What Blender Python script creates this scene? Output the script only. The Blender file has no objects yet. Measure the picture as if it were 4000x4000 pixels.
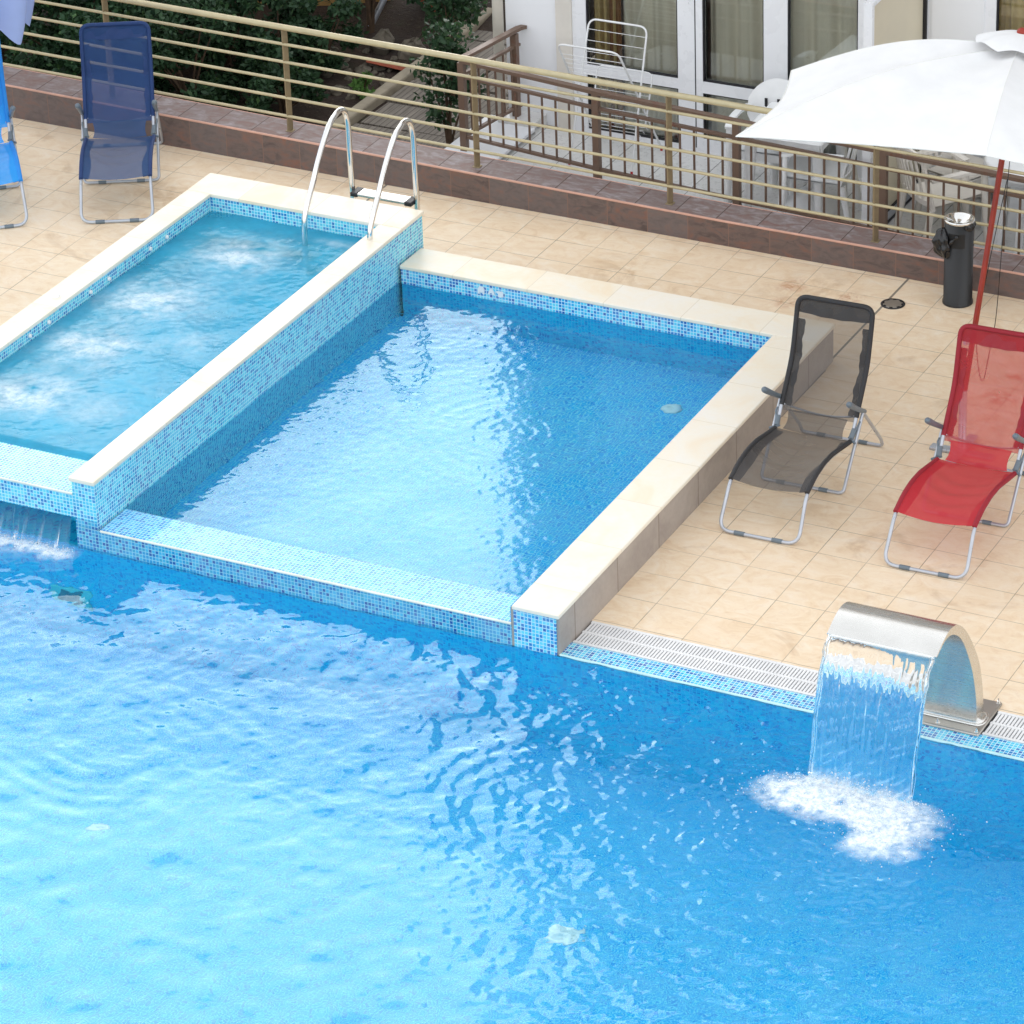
import bpy, math, random
import numpy as np
from mathutils import Vector, Matrix
R = math.radians
random.seed(7)
S = bpy.context.scene
COL = S.collection

# ------------------------------------------------------------------ camera, sky, sun, exposure
def look_axes(yaw, pitch, roll):
    d = Vector((math.sin(yaw)*math.cos(pitch), math.cos(yaw)*math.cos(pitch), -math.sin(pitch)))
    r = d.cross(Vector((0, 0, 1))).normalized(); u = r.cross(d)
    return r*math.cos(roll)+u*math.sin(roll), -r*math.sin(roll)+u*math.cos(roll), d
cr, cu, cd = look_axes(-0.4853, 0.4939, -0.0368)
cam = bpy.data.objects.new('camera', bpy.data.cameras.new('camera')); COL.objects.link(cam)
cam.matrix_world = Matrix(((cr.x, cu.x, -cd.x, 9.2687), (cr.y, cu.y, -cd.y, -20.7953), (cr.z, cu.z, -cd.z, 12.2819), (0, 0, 0, 1)))
cam.data.sensor_width = 36; cam.data.lens = 15519.4/4000*36
cam.data.clip_start = 0.5; cam.data.clip_end = 2000
S.camera = cam
SUN_YAW, SUN_EL = R(-33), R(12)
W = bpy.data.worlds.new('World'); S.world = W; W.use_nodes = True
wn = W.node_tree.nodes; bg = wn['Background']
sky = wn.new('ShaderNodeTexSky'); sky.sky_type = 'NISHITA'; sky.sun_disc = False
sky.sun_elevation = SUN_EL; sky.sun_rotation = SUN_YAW
sky.air_density = 1.0; sky.dust_density = 2.2; sky.ozone_density = 1.0; sky.altitude = 0
hz = wn.new('ShaderNodeHueSaturation'); hz.inputs['Saturation'].default_value = 0.22   # thin bright overcast
W.node_tree.links.new(sky.outputs[0], hz.inputs['Color']); gm = wn.new('ShaderNodeGamma'); gm.inputs[1].default_value = 0.485   # cloud deck evens out the sky
W.node_tree.links.new(hz.outputs[0], gm.inputs[0])
cl = wn.new('ShaderNodeMix'); cl.data_type = 'RGBA'; cl.blend_type = 'ADD'; cl.inputs[0].default_value = 1.0; cl.inputs[7].default_value = (0.85, 0.885, 0.93, 1)   # even light of the high cloud
W.node_tree.links.new(gm.outputs[0], cl.inputs[6]); W.node_tree.links.new(cl.outputs[2], bg.inputs[0]); bg.inputs[1].default_value = 0.15
sl = bpy.data.lights.new('sun', 'SUN'); sl.energy = 0.5; sl.angle = R(58); sl.color = (1.0, 0.985, 0.96)
so = bpy.data.objects.new('sun', sl); COL.objects.link(so)
sdir = Vector((math.sin(SUN_YAW)*math.cos(SUN_EL), math.cos(SUN_YAW)*math.cos(SUN_EL), math.sin(SUN_EL)))
so.rotation_euler = sdir.to_track_quat('Z', 'Y').to_euler(); so.location = (-10, 20, 20)
S.view_settings.view_transform = 'Standard'; S.view_settings.look = 'None'
S.view_settings.gamma = 1; S.view_settings.use_curve_mapping = False
S.view_settings.exposure = 2.03
cy = S.cycles
cy.use_denoising = True
try: cy.denoiser = 'OPENIMAGEDENOISE'
except Exception: pass
cy.max_bounces = 12; cy.diffuse_bounces = 3; cy.glossy_bounces = 4; cy.transmission_bounces = 9; cy.transparent_max_bounces = 24
cy.caustics_refractive = True; cy.caustics_reflective = True; cy.blur_glossy = 0.5
cy.sample_clamp_indirect = 8

# ------------------------------------------------------------------ materials
def srgb(r, g, b):
    f = lambda c: c/255/12.92 if c/255 <= 0.04045 else ((c/255+0.055)/1.055)**2.4
    return (f(r), f(g), f(b), 1)
class N:
    def __init__(s, name):
        s.m = bpy.data.materials.new(name); s.m.use_nodes = True
        s.t = s.m.node_tree; s.n = s.t.nodes; s.b = s.n['Principled BSDF']; s.out = s.n['Material Output']
    def new(s, t, **k):
        n = s.n.new(t)
        for a, v in k.items(): setattr(n, a, v)
        return n
    def put(s, sock, v):
        if hasattr(v, 'is_linked') or hasattr(v, 'links'): s.t.links.new(v, sock)
        else:
            if isinstance(v, tuple) and len(v) == 4 and len(getattr(sock, 'default_value', (0,)*4)) == 3: v = v[:3]
            sock.default_value = v
    def math(s, op, a, b=0.0, c=0.0):
        n = s.new('ShaderNodeMath', operation=op); s.put(n.inputs[0], a); s.put(n.inputs[1], b)
        if op in ('SMOOTH_MIN', 'MULTIPLY_ADD', 'WRAP', 'COMPARE'): s.put(n.inputs[2], c)
        return n.outputs[0]
    def vmath(s, op, a, b=(0, 0, 0)):
        n = s.new('ShaderNodeVectorMath', operation=op); s.put(n.inputs[0], a); s.put(n.inputs[1], b); return n.outputs[0]
    def mix(s, f, a, b, mode='MIX'):
        n = s.new('ShaderNodeMix', data_type='RGBA', blend_type=mode); s.put(n.inputs[0], f); s.put(n.inputs[6], a); s.put(n.inputs[7], b); return n.outputs[2]
    def noise(s, v, scale, detail=3.0, rough=0.55, dist=0.0):
        n = s.new('ShaderNodeTexNoise'); s.put(n.inputs['Vector'], v); n.inputs['Scale'].default_value = scale
        n.inputs['Detail'].default_value = detail; n.inputs['Roughness'].default_value = rough; n.inputs['Distortion'].default_value = dist; return n.outputs[0]
    def white(s, v):
        n = s.new('ShaderNodeTexWhiteNoise', noise_dimensions='3D'); s.put(n.inputs['Vector'], v); return n.outputs
    def ramp(s, f, stops, interp='LINEAR'):
        n = s.new('ShaderNodeValToRGB'); s.put(n.inputs[0], f); e = n.color_ramp.elements; n.color_ramp.interpolation = interp
        while len(e) < len(stops): e.new(0.5)
        for k, (p, c) in enumerate(stops): e[k].position = p; e[k].color = c if isinstance(c, tuple) else (c, c, c, 1)
        return n.outputs[0]
    def rng(s, f, a, b, c=0.0, d=1.0):
        n = s.new('ShaderNodeMapRange'); s.put(n.inputs[0], f); n.inputs[1].default_value = a; n.inputs[2].default_value = b; n.inputs[3].default_value = c; n.inputs[4].default_value = d; return n.outputs[0]
    def sep(s, v):
        n = s.new('ShaderNodeSeparateXYZ'); s.put(n.inputs[0], v); return n.outputs
    def comb(s, x, y, z):
        n = s.new('ShaderNodeCombineXYZ'); s.put(n.inputs[0], x); s.put(n.inputs[1], y); s.put(n.inputs[2], z); return n.outputs[0]
    def pos(s): return s.new('ShaderNodeNewGeometry').outputs['Position']
    def obj(s): return s.new('ShaderNodeTexCoord').outputs['Object']
    def bump(s, h, strength=0.3, dist=0.01):
        n = s.new('ShaderNodeBump'); s.put(n.inputs['Height'], h); n.inputs['Strength'].default_value = strength; n.inputs['Distance'].default_value = dist
        s.t.links.new(n.outputs[0], s.b.inputs['Normal']); return n.outputs[0]
    def set(s, base=None, rough=None, metal=None, **k):
        if base is not None: s.put(s.b.inputs['Base Color'], base)
        if rough is not None: s.put(s.b.inputs['Roughness'], rough)
        if metal is not None: s.put(s.b.inputs['Metallic'], metal)
        for a, v in k.items(): s.put(s.b.inputs[a.replace('_', ' ')], v)
        return s

def plain(name, c, rough=0.5, metal=0.0, var=0.12, scale=6.0, bump=0.0, bscale=60, **k):
    s = N(name); p = s.obj(); n = s.noise(p, scale, 4)
    d = tuple(x*(1-var) for x in c[:3])+(1,); l = tuple(min(1, x*(1+var)) for x in c[:3])+(1,)
    s.set(s.ramp(n, [(0.3, d), (0.7, l)]), s.rng(n, 0.3, 0.7, max(0.02, rough-0.06), min(1, rough+0.06)), metal, **k)
    if bump: s.bump(s.noise(p, bscale, 3), bump, 0.004)
    return s.m

def mosaic(name, stops, grout, rough=0.12, pitch=0.025, g=0.10, bump=0.25, spec=0.4):
    s = N(name); geo = s.new('ShaderNodeNewGeometry'); p = s.sep(geo.outputs['Position']); nn = s.sep(geo.outputs['True Normal'])
    q = []; mk = None
    for i in range(3):
        flat = s.math('GREATER_THAN', s.math('ABSOLUTE', nn[i]), 0.6)
        u = s.math('MULTIPLY', s.math('ADD', s.math('DIVIDE', p[i], pitch), 0.37), s.math('SUBTRACT', 1.0, flat))
        q.append(s.math('FLOOR', s.math('ADD', u, s.math('MULTIPLY', flat, 0.5+3*i))))
        fr = s.math('FRACT', u); edge = s.math('ABSOLUTE', s.math('SUBTRACT', fr, 0.5))
        e = s.math('MULTIPLY', s.math('GREATER_THAN', edge, 0.5-g), s.math('SUBTRACT', 1.0, flat))
        mk = e if mk is None else s.math('MAXIMUM', mk, e)
    w = s.white(s.comb(*q)); col = s.ramp(w[0], stops, 'CONSTANT')
    fine = s.noise(geo.outputs['Position'], 3.0, 3)
    col = s.mix(s.rng(fine, 0.35, 0.7, 0.0, 0.12), col, (1, 1, 1, 1), 'MIX')
    s.set(s.mix(mk, col, grout), s.mix(mk, (rough,)*3+(1,), (0.6, 0.6, 0.6, 1)), Specular_IOR_Level=spec)
    s.bump(s.math('SUBTRACT', 1.0, mk), bump, 0.002)
    return s.m

M = {}
M['mosaic'] = mosaic('mosaic_tiles', [(0, srgb(44, 178, 230)), (0.30, srgb(84, 208, 240)), (0.55, srgb(18, 128, 202)), (0.80, srgb(104, 218, 242)), (0.90, srgb(12, 96, 180))], srgb(200, 234, 244))
M['mosaic_front_shaded'] = mosaic('mosaic_tiles_shaded', [(0, srgb(28, 150, 204)), (0.34, srgb(54, 176, 218)), (0.58, srgb(14, 106, 178)), (0.76, srgb(36, 162, 200)), (0.90, srgb(10, 84, 160))], srgb(150, 206, 222))  # mosaic darkened: shade of the pool-facing fronts is put into the tile colours
M['mosaic_light'] = mosaic('mosaic_tiles_light', [(0, srgb(74, 204, 234)), (0.36, srgb(104, 222, 240)), (0.58, srgb(20, 128, 196)), (0.70, srgb(48, 178, 222)), (0.86, srgb(28, 146, 208))], srgb(196, 238, 246))
M['mosaic_deep'] = mosaic('mosaic_tiles_pale', [(0, srgb(4, 180, 250)), (0.40, srgb(12, 188, 252)), (0.74, srgb(2, 166, 244)), (0.9, srgb(20, 196, 252))], srgb(132, 228, 255), g=0.09, bump=0.1)
M['mosaic_side'] = mosaic('mosaic_tiles_side', [(0, srgb(2, 190, 242)), (0.40, srgb(12, 212, 250)), (0.72, srgb(0, 154, 224)), (0.88, srgb(24, 216, 250))], srgb(48, 204, 244), bump=0.1)
M['mosaic_wet'] = mosaic('mosaic_tiles_wet', [(0, srgb(60, 178, 242)), (0.4, srgb(100, 210, 250)), (0.7, srgb(30, 146, 222))], srgb(190, 234, 250), rough=0.08, bump=0.12, spec=0.22)

STAINS = [(-1.0, 3.0, .12), (-1.07, 3.28, .15), (-.6, 3.27, .12), (.96, 2.17, .16), (.94, 2.5, .11), (-5.86, 2.63, .45), (-6.17, 2.92, .42), (-5.89, 2.16, .3), (-2.3, 3.02, .4), (-.9, 3.2, .5)]
def deck_mat():
    s = N('deck_tiles'); p = s.pos(); x, y, z = s.sep(p); T = 0.333
    u = s.math('DIVIDE', x, T); v = s.math('DIVIDE', y, T)
    def edge(a, w):
        return s.math('GREATER_THAN', s.math('ABSOLUTE', s.math('SUBTRACT', s.math('FRACT', a), 0.5)), 0.5-w)
    warp = s.noise(p, 9, 2)
    jm = s.math('MAXIMUM', edge(s.math('ADD', u, s.math('MULTIPLY', warp, 0.004)), 0.0075), edge(s.math('ADD', v, s.math('MULTIPLY', warp, 0.004)), 0.0075))
    cell = s.comb(s.math('FLOOR', u), s.math('FLOOR', v), 0.0); w = s.white(cell)
    off = s.vmath('ADD', p, s.vmath('SCALE', w[1]) if False else s.vmath('MULTIPLY', w[1], (7, 7, 7)))
    st = s.vmath('MULTIPLY', off, (3.2, 5.2, 1.0))
    n1 = s.noise(st, 1.3, 7, 0.66, 1.4); n2 = s.noise(off, 19, 6, 0.7, 0.6); n3 = s.noise(p, 0.8, 4)
    base = s.ramp(n1, [(0.28, srgb(226, 198, 164)), (0.42, srgb(236, 212, 180)), (0.55, srgb(241, 221, 193)), (0.72, srgb(244, 229, 208))])
    base = s.mix(s.rng(n2, 0.52, 0.72, 0, 0.30), base, srgb(214, 180, 154))
    base = s.mix(s.rng(n3, 0.38, 0.66, 0, 0.22), base, srgb(212, 188, 164))
    base = s.mix(s.rng(w[0], 0, 1, 0, 0.10), base, srgb(222, 192, 160))
    # brown water stains
    sn = s.noise(p, 1.7, 5, 0.6, 1.2)
    base = s.mix(s.rng(sn, 0.60, 0.72, 0, 0.30), base, srgb(168, 126, 84))
    for (sx, sy, sr) in STAINS:   # rusty spots and dried puddles
        dv = s.new('ShaderNodeVectorMath', operation='DISTANCE'); s.put(dv.inputs[0], p); dv.inputs[1].default_value = (sx, sy, 0)
        m_ = s.math('MULTIPLY', s.rng(dv.outputs['Value'], sr*0.2, sr, 1.0, 0.0), s.rng(s.noise(p, 1.6/sr, 5, 0.7, 0.8), 0.42, 0.58, 0, 1))
        base = s.mix(s.math('MULTIPLY', m_, 0.62 if sr < 0.2 else 0.42), base, srgb(178, 104, 56) if sr < 0.2 else srgb(176, 134, 84))
    jn = s.noise(p, 2.2, 2)
    ej = s.math('MULTIPLY', s.math('MAXIMUM', s.math('LESS_THAN', s.math('ABSOLUTE', s.math('ADD', x, 0.333)), 0.009), s.math('LESS_THAN', s.math('ABSOLUTE', s.math('ADD', x, 4.662)), 0.009)), s.math('GREATER_THAN', y, 1.8))
    col = s.mix(s.math('MULTIPLY', jm, s.rng(jn, 0.3, 0.7, 0.25, 0.85)), base, srgb(128, 112, 92))
    col = s.mix(s.math('MULTIPLY', ej, 0.85), col, srgb(112, 108, 100))
    s.set(col, s.rng(n2, 0.3, 0.7, 0.42, 0.6), Specular_IOR_Level=0.3); s.bump(s.math('ADD', s.math('MULTIPLY', n2, 0.4), s.math('SUBTRACT', 1.0, jm)), 0.25, 0.003)
    return s.m
M['deck'] = deck_mat()

def slab_mat(name, axis_x, L, off, cols, joint, rough=0.45, g=0.006, streak=(1, 1, 1), bmp=0.15, tint=0.55):
    s = N(name); p = s.pos(); xyz = s.sep(p); a = xyz[0] if axis_x else xyz[1]
    u = s.math('DIVIDE', s.math('ADD', a, off), L)
    j = s.math('GREATER_THAN', s.math('ABSOLUTE', s.math('SUBTRACT', s.math('FRACT', u), 0.5)), 0.5-g/L)
    w = s.white(s.comb(s.math('FLOOR', u), 0.0, 0.0))
    q = s.vmath('MULTIPLY', s.vmath('ADD', p, s.vmath('MULTIPLY', w[1], (9, 9, 9))), streak)
    n = s.noise(q, 2.2, 6, 0.6, 1.0); n2 = s.noise(p, 30, 4)
    c = s.ramp(n, [(0.3, cols[0]), (0.5, cols[1]), (0.7, cols[2])])
    c = s.mix(s.rng(w[0], 0, 1, 0.0, tint), c, cols[3])
    c = s.mix(s.rng(n2, 0.45, 0.8, 0, 0.18), c, cols[0])
    s.set(s.mix(j, c, joint), s.rng(n2, 0.3, 0.7, rough-0.08, rough+0.1), Specular_IOR_Level=0.3); s.bump(s.math('SUBTRACT', n2, s.math('MULTIPLY', j, 0.8)), bmp, 0.003)
    return s.m
lime = (srgb(240, 222, 192), srgb(242, 232, 212), srgb(240, 234, 222), srgb(240, 236, 230))
M['coping_x'] = slab_mat('limestone_coping', True, 0.60, 0.13, lime, srgb(224, 213, 192), g=0.003)
M['coping_y'] = slab_mat('limestone_coping_side', False, 0.60, 0.06, lime, srgb(224, 213, 192), g=0.003)
M['cladding'] = slab_mat('grey_stone_cladding', False, 0.62, 0.06, (srgb(150, 140, 134), srgb(168, 158, 150), srgb(180, 171, 163), srgb(172, 164, 158)), srgb(136, 126, 118), 0.5)
brown = (srgb(74, 58, 56), srgb(92, 80, 80), srgb(102, 92, 94), srgb(112, 76, 66))
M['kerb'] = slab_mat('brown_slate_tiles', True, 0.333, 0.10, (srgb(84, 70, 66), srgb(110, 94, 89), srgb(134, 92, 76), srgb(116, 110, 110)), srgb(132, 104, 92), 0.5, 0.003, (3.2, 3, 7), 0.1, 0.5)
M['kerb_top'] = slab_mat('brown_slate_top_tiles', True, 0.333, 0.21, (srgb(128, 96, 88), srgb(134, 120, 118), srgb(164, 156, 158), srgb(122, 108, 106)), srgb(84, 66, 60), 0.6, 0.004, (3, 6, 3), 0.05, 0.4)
M['trim'] = plain('pink_tile_trim', srgb(206, 160, 142), 0.4)
M['silver'] = plain('silver_painted_tube', srgb(186, 190, 198), 0.32, 0.55, 0.08, 14)
M['plastic_gray'] = plain('blue_grey_plastic', srgb(106, 118, 128), 0.4)
M['chrome'] = plain('polished_steel', (0.78, 0.77, 0.75, 1), 0.09, 1.0, 0.04, 5)
def brushed(name, c, rough):
    s = N(name); p = s.obj(); q = s.vmath('MULTIPLY', p, (2.5, 60, 60)); n = s.noise(q, 3, 4); n2 = s.noise(p, 4, 4)
    sp = s.noise(s.vmath('MULTIPLY', p, (40, 40, 9)), 1.6, 3)
    col = s.mix(s.rng(n2, 0.3, 0.7, 0, 1), tuple(x*0.86 for x in c[:3])+(1,), c)
    col = s.mix(s.rng(sp, 0.70, 0.78, 0, 0.45), col, (0.16, 0.15, 0.14, 1))
    s.set(col, s.rng(n, 0.3, 0.7, rough-0.05, rough+0.07), 1.0); s.bump(n, 0.05, 0.002); return s.m
M['steel'] = brushed('brushed_steel', (0.74, 0.73, 0.70, 1), 0.24)
M['steel_dull'] = brushed('dull_steel_plate', (0.50, 0.475, 0.44, 1), 0.36)
M['gold'] = plain('champagne_metal_paint', srgb(186, 174, 140), 0.38, 0.2, 0.1, 10)
M['gold_dark'] = plain('bronze_post_paint', srgb(138, 122, 94), 0.45, 0.2, 0.12, 12)
def rusty(name, c, r):
    s = N(name); p = s.obj(); n = s.noise(p, 9, 5, 0.7)
    s.set(s.mix(s.rng(n, 0.55, 0.72, 0, 0.6), c, r), 0.5); return s.m
M['brown_paint'] = rusty('brown_iron_paint', srgb(112, 90, 76), srgb(112, 52, 34))
M['white_paint'] = plain('white_wall_paint', (0.86, 0.87, 0.90, 1), 0.7, 0, 0.015, 2, 0.1, 120)
M['pvc'] = plain('white_frame_plastic', (0.86, 0.87, 0.90, 1), 0.28, 0, 0.008)
M['white_plastic'] = plain('white_chair_plastic', (0.88, 0.89, 0.90, 1), 0.35, 0, 0.05)
M['cream_plastic'] = plain('cream_chair_plastic', (0.74, 0.70, 0.64, 1), 0.4, 0, 0.06)
M['cream_panel'] = plain('cream_panel', srgb(214, 204, 180), 0.45, 0, 0.05, 2)
M['gasket'] = plain('black_rubber', (0.012, 0.012, 0.016, 1), 0.5)
M['white_wire'] = plain('white_coated_wire', (0.78, 0.79, 0.80, 1), 0.4)
M['red_plastic'] = plain('red_plastic', srgb(180, 20, 30), 0.4)
M['bin'] = plain('anthracite_bin_paint', (0.013, 0.014, 0.016, 1), 0.4, 0, 0.15, 20)
M['black'] = plain('black_opening', (0.008, 0.008, 0.009, 1), 0.6)
M['bag'] = plain('black_bin_bag', (0.014, 0.014, 0.016, 1), 0.18, 0, 0.3, 12)
M['pole_red'] = plain('red_brown_wood_pole', srgb(150, 44, 26), 0.4, 0, 0.18, 12)
M['terrace'] = slab_mat('grey_terrace_tiles', True, 0.4, 0.0, (srgb(214, 213, 210), srgb(222, 221, 219), srgb(228, 228, 226), srgb(220, 219, 217)), srgb(150, 149, 146), 0.3, 0.004, (2, 2, 2))
M['ivory_trim'] = plain('pale_edge_profile', srgb(226, 230, 220), 0.35)
M['aqua_trim'] = plain('pale_aqua_edge', srgb(196, 232, 234), 0.3)
M['grate'] = plain('white_grate_plastic', (0.80, 0.80, 0.80, 1), 0.4, 0, 0.05)
M['gutter'] = plain('grey_gutter', (0.55, 0.55, 0.55, 1), 0.6)
M['conc'] = plain('weathered_concrete', srgb(150, 140, 122), 0.85, 0, 0.25, 5, 0.4, 40)
M['ochre'] = plain('ochre_render', srgb(190, 150, 92), 0.85, 0, 0.2, 3, 0.3, 60)
M['rock'] = plain('pale_rubble_stone', srgb(104, 97, 85), 0.9, 0, 0.3, 9, 0.6, 30)
M['terracotta'] = plain('broken_terracotta', srgb(150, 74, 50), 0.8, 0, 0.2, 9)
M['hole'] = plain('hole_grey', srgb(120, 116, 112), 0.8)
def boards():
    s = N('weathered_boards'); p = s.pos(); x, y, z = s.sep(p)
    u = s.math('DIVIDE', x, 0.052); gr = s.math('GREATER_THAN', s.math('ABSOLUTE', s.math('SUBTRACT', s.math('FRACT', u), 0.5)), 0.40)
    n = s.noise(s.vmath('MULTIPLY', p, (40, 3, 10)), 1, 5); n2 = s.noise(p, 3, 4)
    c = s.ramp(n, [(0.3, srgb(92, 85, 78)), (0.7, srgb(134, 126, 116))]); c = s.mix(s.rng(n2, 0.4, 0.7, 0, 0.4), c, srgb(120, 112, 100))
    s.set(s.mix(s.math('MULTIPLY', gr, 0.75), c, srgb(70, 64, 58)), 0.8); s.bump(s.math('SUBTRACT', n, gr), 0.5, 0.006); return s.m
M['wood_old'] = boards()
def soil():
    s = N('garden_soil'); p = s.pos(); n = s.noise(p, 2.5, 6, 0.7); n2 = s.noise(p, 28, 5, 0.7)
    c = s.ramp(n, [(0.3, srgb(38, 29, 24)), (0.55, srgb(58, 44, 35)), (0.72, srgb(50, 54, 33))]); c = s.mix(s.rng(n2, 0.60, 0.7, 0, 0.6), c, srgb(126, 112, 94))
    s.set(c, 0.95); s.bump(n2, 0.8, 0.03); return s.m
M['soil'] = soil()
def leaf(name, a, b, c):
    s = N(name); g = s.new('ShaderNodeNewGeometry'); i = g.outputs['Random Per Island']
    s.set(s.ramp(i, [(0.0, a), (0.6, b), (0.93, b), (1.0, c)]), 0.5, Specular_IOR_Level=0.22)
    tr = s.new('ShaderNodeBsdfTranslucent'); s.put(tr.inputs[0], s.ramp(i, [(0, a), (1, c)]))
    mx = s.new('ShaderNodeMixShader'); mx.inputs[0].default_value = 0.18
    s.t.links.new(s.b.outputs[0], mx.inputs[1]); s.t.links.new(tr.outputs[0], mx.inputs[2]); s.t.links.new(mx.outputs[0], s.out.inputs[0]); return s.m
M['leaf_dark'] = leaf('dark_green_leaves', (0.016, 0.040, 0.020, 1), (0.030, 0.075, 0.034, 1), (0.075, 0.16, 0.045, 1))
M['leaf_blue'] = leaf('blue_green_leaves', (0.018, 0.044, 0.022, 1), (0.034, 0.076, 0.034, 1), (0.08, 0.15, 0.05, 1))
M['leaf_light'] = leaf('light_green_leaves', (0.06, 0.13, 0.03, 1), (0.10, 0.21, 0.05, 1), (0.17, 0.30, 0.08, 1))
M['bark'] = plain('brown_bark', srgb(84, 66, 50), 0.9, 0, 0.3, 20)

def fabric(name, c, alpha):
    s = N(name); p = s.obj(); n = s.noise(p, 5, 3); w = s.noise(p, 9, 2)
    s.set(s.mix(s.rng(n, 0.3, 0.7, 0, 0.3), c, tuple(x*0.75 for x in c[:3])+(1,)), 0.7)
    tl = s.new('ShaderNodeBsdfTranslucent'); s.put(tl.inputs[0], c)
    m1 = s.new('ShaderNodeMixShader'); m1.inputs[0].default_value = 0.08
    s.t.links.new(s.b.outputs[0], m1.inputs[1]); s.t.links.new(tl.outputs[0], m1.inputs[2])
    tp = s.new('ShaderNodeBsdfTransparent'); mx = s.new('ShaderNodeMixShader')
    mx.inputs[0].default_value = alpha
    s.t.links.new(tp.outputs[0], mx.inputs[1]); s.t.links.new(m1.outputs[0], mx.inputs[2]); s.t.links.new(mx.outputs[0], s.out.inputs[0]); return s.m
M['fab_gray'] = fabric('grey_mesh_fabric', (0.095, 0.088, 0.086, 1), 0.58)
M['seat_gray'] = fabric('grey_seat_fabric', (0.085, 0.078, 0.076, 1), 0.74)
M['seat_red'] = fabric('red_seat_fabric', (0.56, 0.022, 0.036, 1), 0.90)
M['seat_navy'] = fabric('navy_seat_fabric', (0.020, 0.072, 0.20, 1), 0.80)
M['fab_red'] = fabric('red_mesh_fabric', (0.52, 0.024, 0.038, 1), 0.62)
M['fab_navy'] = fabric('navy_mesh_fabric', (0.012, 0.055, 0.19, 1), 0.78)
M['fab_blue'] = fabric('sky_blue_mesh_fabric', (0.02, 0.36, 0.90, 1), 0.88)
M['slv_gray'] = fabric('grey_fabric_sleeve', (0.040, 0.039, 0.042, 1), 0.95)
M['slv_red'] = fabric('red_fabric_sleeve', (0.36, 0.018, 0.034, 1), 0.96)
M['slv_navy'] = fabric('navy_fabric_sleeve', (0.010, 0.042, 0.16, 1), 0.96)
M['slv_blue'] = fabric('blue_fabric_sleeve', (0.02, 0.28, 0.80, 1), 0.97)
M['canvas'] = fabric('white_parasol_canvas', (0.87, 0.875, 0.88, 1), 0.999)
M['canvas_blue'] = fabric('pale_blue_parasol_canvas', (0.36, 0.46, 0.80, 1), 0.99)
M['seam'] = plain('off_white_seam', (0.80, 0.80, 0.76, 1), 0.7)

def glassy(name, col, ior=1.333, rough=0.0, bumps=(), foam=False, foamscale=30, milky=0.0):
    s = N(name); g = s.new('ShaderNodeBsdfGlass'); s.put(g.inputs['Color'], col); g.inputs['IOR'].default_value = ior; g.inputs['Roughness'].default_value = rough
    p = s.pos(); h = None
    for sc, amt in bumps:
        k = s.math('MULTIPLY', s.noise(p, sc, 2, 0.5), amt); h = k if h is None else s.math('ADD', h, k)
    if h is not None:
        b = s.new('ShaderNodeBump'); s.put(b.inputs['Height'], h); b.inputs['Strength'].default_value = 1.0; b.inputs['Distance'].default_value = 1.0
        s.t.links.new(b.outputs[0], g.inputs['Normal'])
    out = g.outputs[0]
    if milky:   # air bubbles held in the water
        d = s.new('ShaderNodeBsdfDiffuse'); s.put(d.inputs[0], (0.06, 0.50, 0.76, 1)); mx = s.new('ShaderNodeMixShader')
        s.put(mx.inputs[0], s.rng(s.noise(p, 3.2, 4, 0.6), 0.3, 0.7, milky*0.6, milky)); s.t.links.new(out, mx.inputs[1]); s.t.links.new(d.outputs[0], mx.inputs[2]); out = mx.outputs[0]
    if foam:
        a = s.new('ShaderNodeAttribute', attribute_name='foam').outputs['Fac']
        n = s.noise(p, foamscale, 4, 0.7)
        f = s.math('MULTIPLY', a, s.rng(n, 0.3, 0.6, 0.45, 1.0))
        d = s.new('ShaderNodeBsdfDiffuse'); s.put(d.inputs[0], (0.90, 0.95, 0.98, 1))
        mx = s.new('ShaderNodeMixShader'); s.put(mx.inputs[0], f); s.t.links.new(out, mx.inputs[1]); s.t.links.new(d.outputs[0], mx.inputs[2]); out = mx.outputs[0]
    s.t.links.new(out, s.out.inputs[0]); return s.m
M['water'] = glassy('pool_water', (0.80, 0.985, 1.0, 1), rough=0.028, bumps=((26, 0.0006),), foam=True, foamscale=34)
M['water_spa'] = glassy('bubbling_water', (0.82, 0.985, 1.0, 1), bumps=((30, 0.0014), (70, 0.0006)), foam=True, foamscale=26, milky=0.62)
M['water_fall'] = glassy('falling_water', (0.985, 0.995, 1.0, 1))
M['glass'] = None
def win_glass():
    s = N('window_glass'); g = s.new('ShaderNodeBsdfGlossy'); g.inputs['Roughness'].default_value = 0.02; s.put(g.inputs[0], (0.9, 0.95, 1, 1))
    t = s.new('ShaderNodeBsdfTransparent'); s.put(t.inputs[0], (0.95, 0.97, 0.95, 1)); fr = s.new('ShaderNodeFresnel'); fr.inputs[0].default_value = 1.55
    mx = s.new('ShaderNodeMixShader'); s.put(mx.inputs[0], s.math('ADD', fr.outputs[0], 0.03)); s.t.links.new(t.outputs[0], mx.inputs[1]); s.t.links.new(g.outputs[0], mx.inputs[2]); s.t.links.new(mx.outputs[0], s.out.inputs[0]); return s.m
M['glass'] = win_glass()
M['curtain_net'] = plain('net_curtain', srgb(226, 216, 200), 0.9, 0, 0.08, 3)
M['curtain_gold'] = plain('gold_curtain', srgb(206, 180, 126), 0.85, 0, 0.12, 3)
M['curtain_brown'] = plain('brown_curtain', srgb(136, 92, 50), 0.85, 0, 0.15, 3)
M['room'] = plain('dim_room', srgb(150, 142, 128), 0.9)
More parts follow.
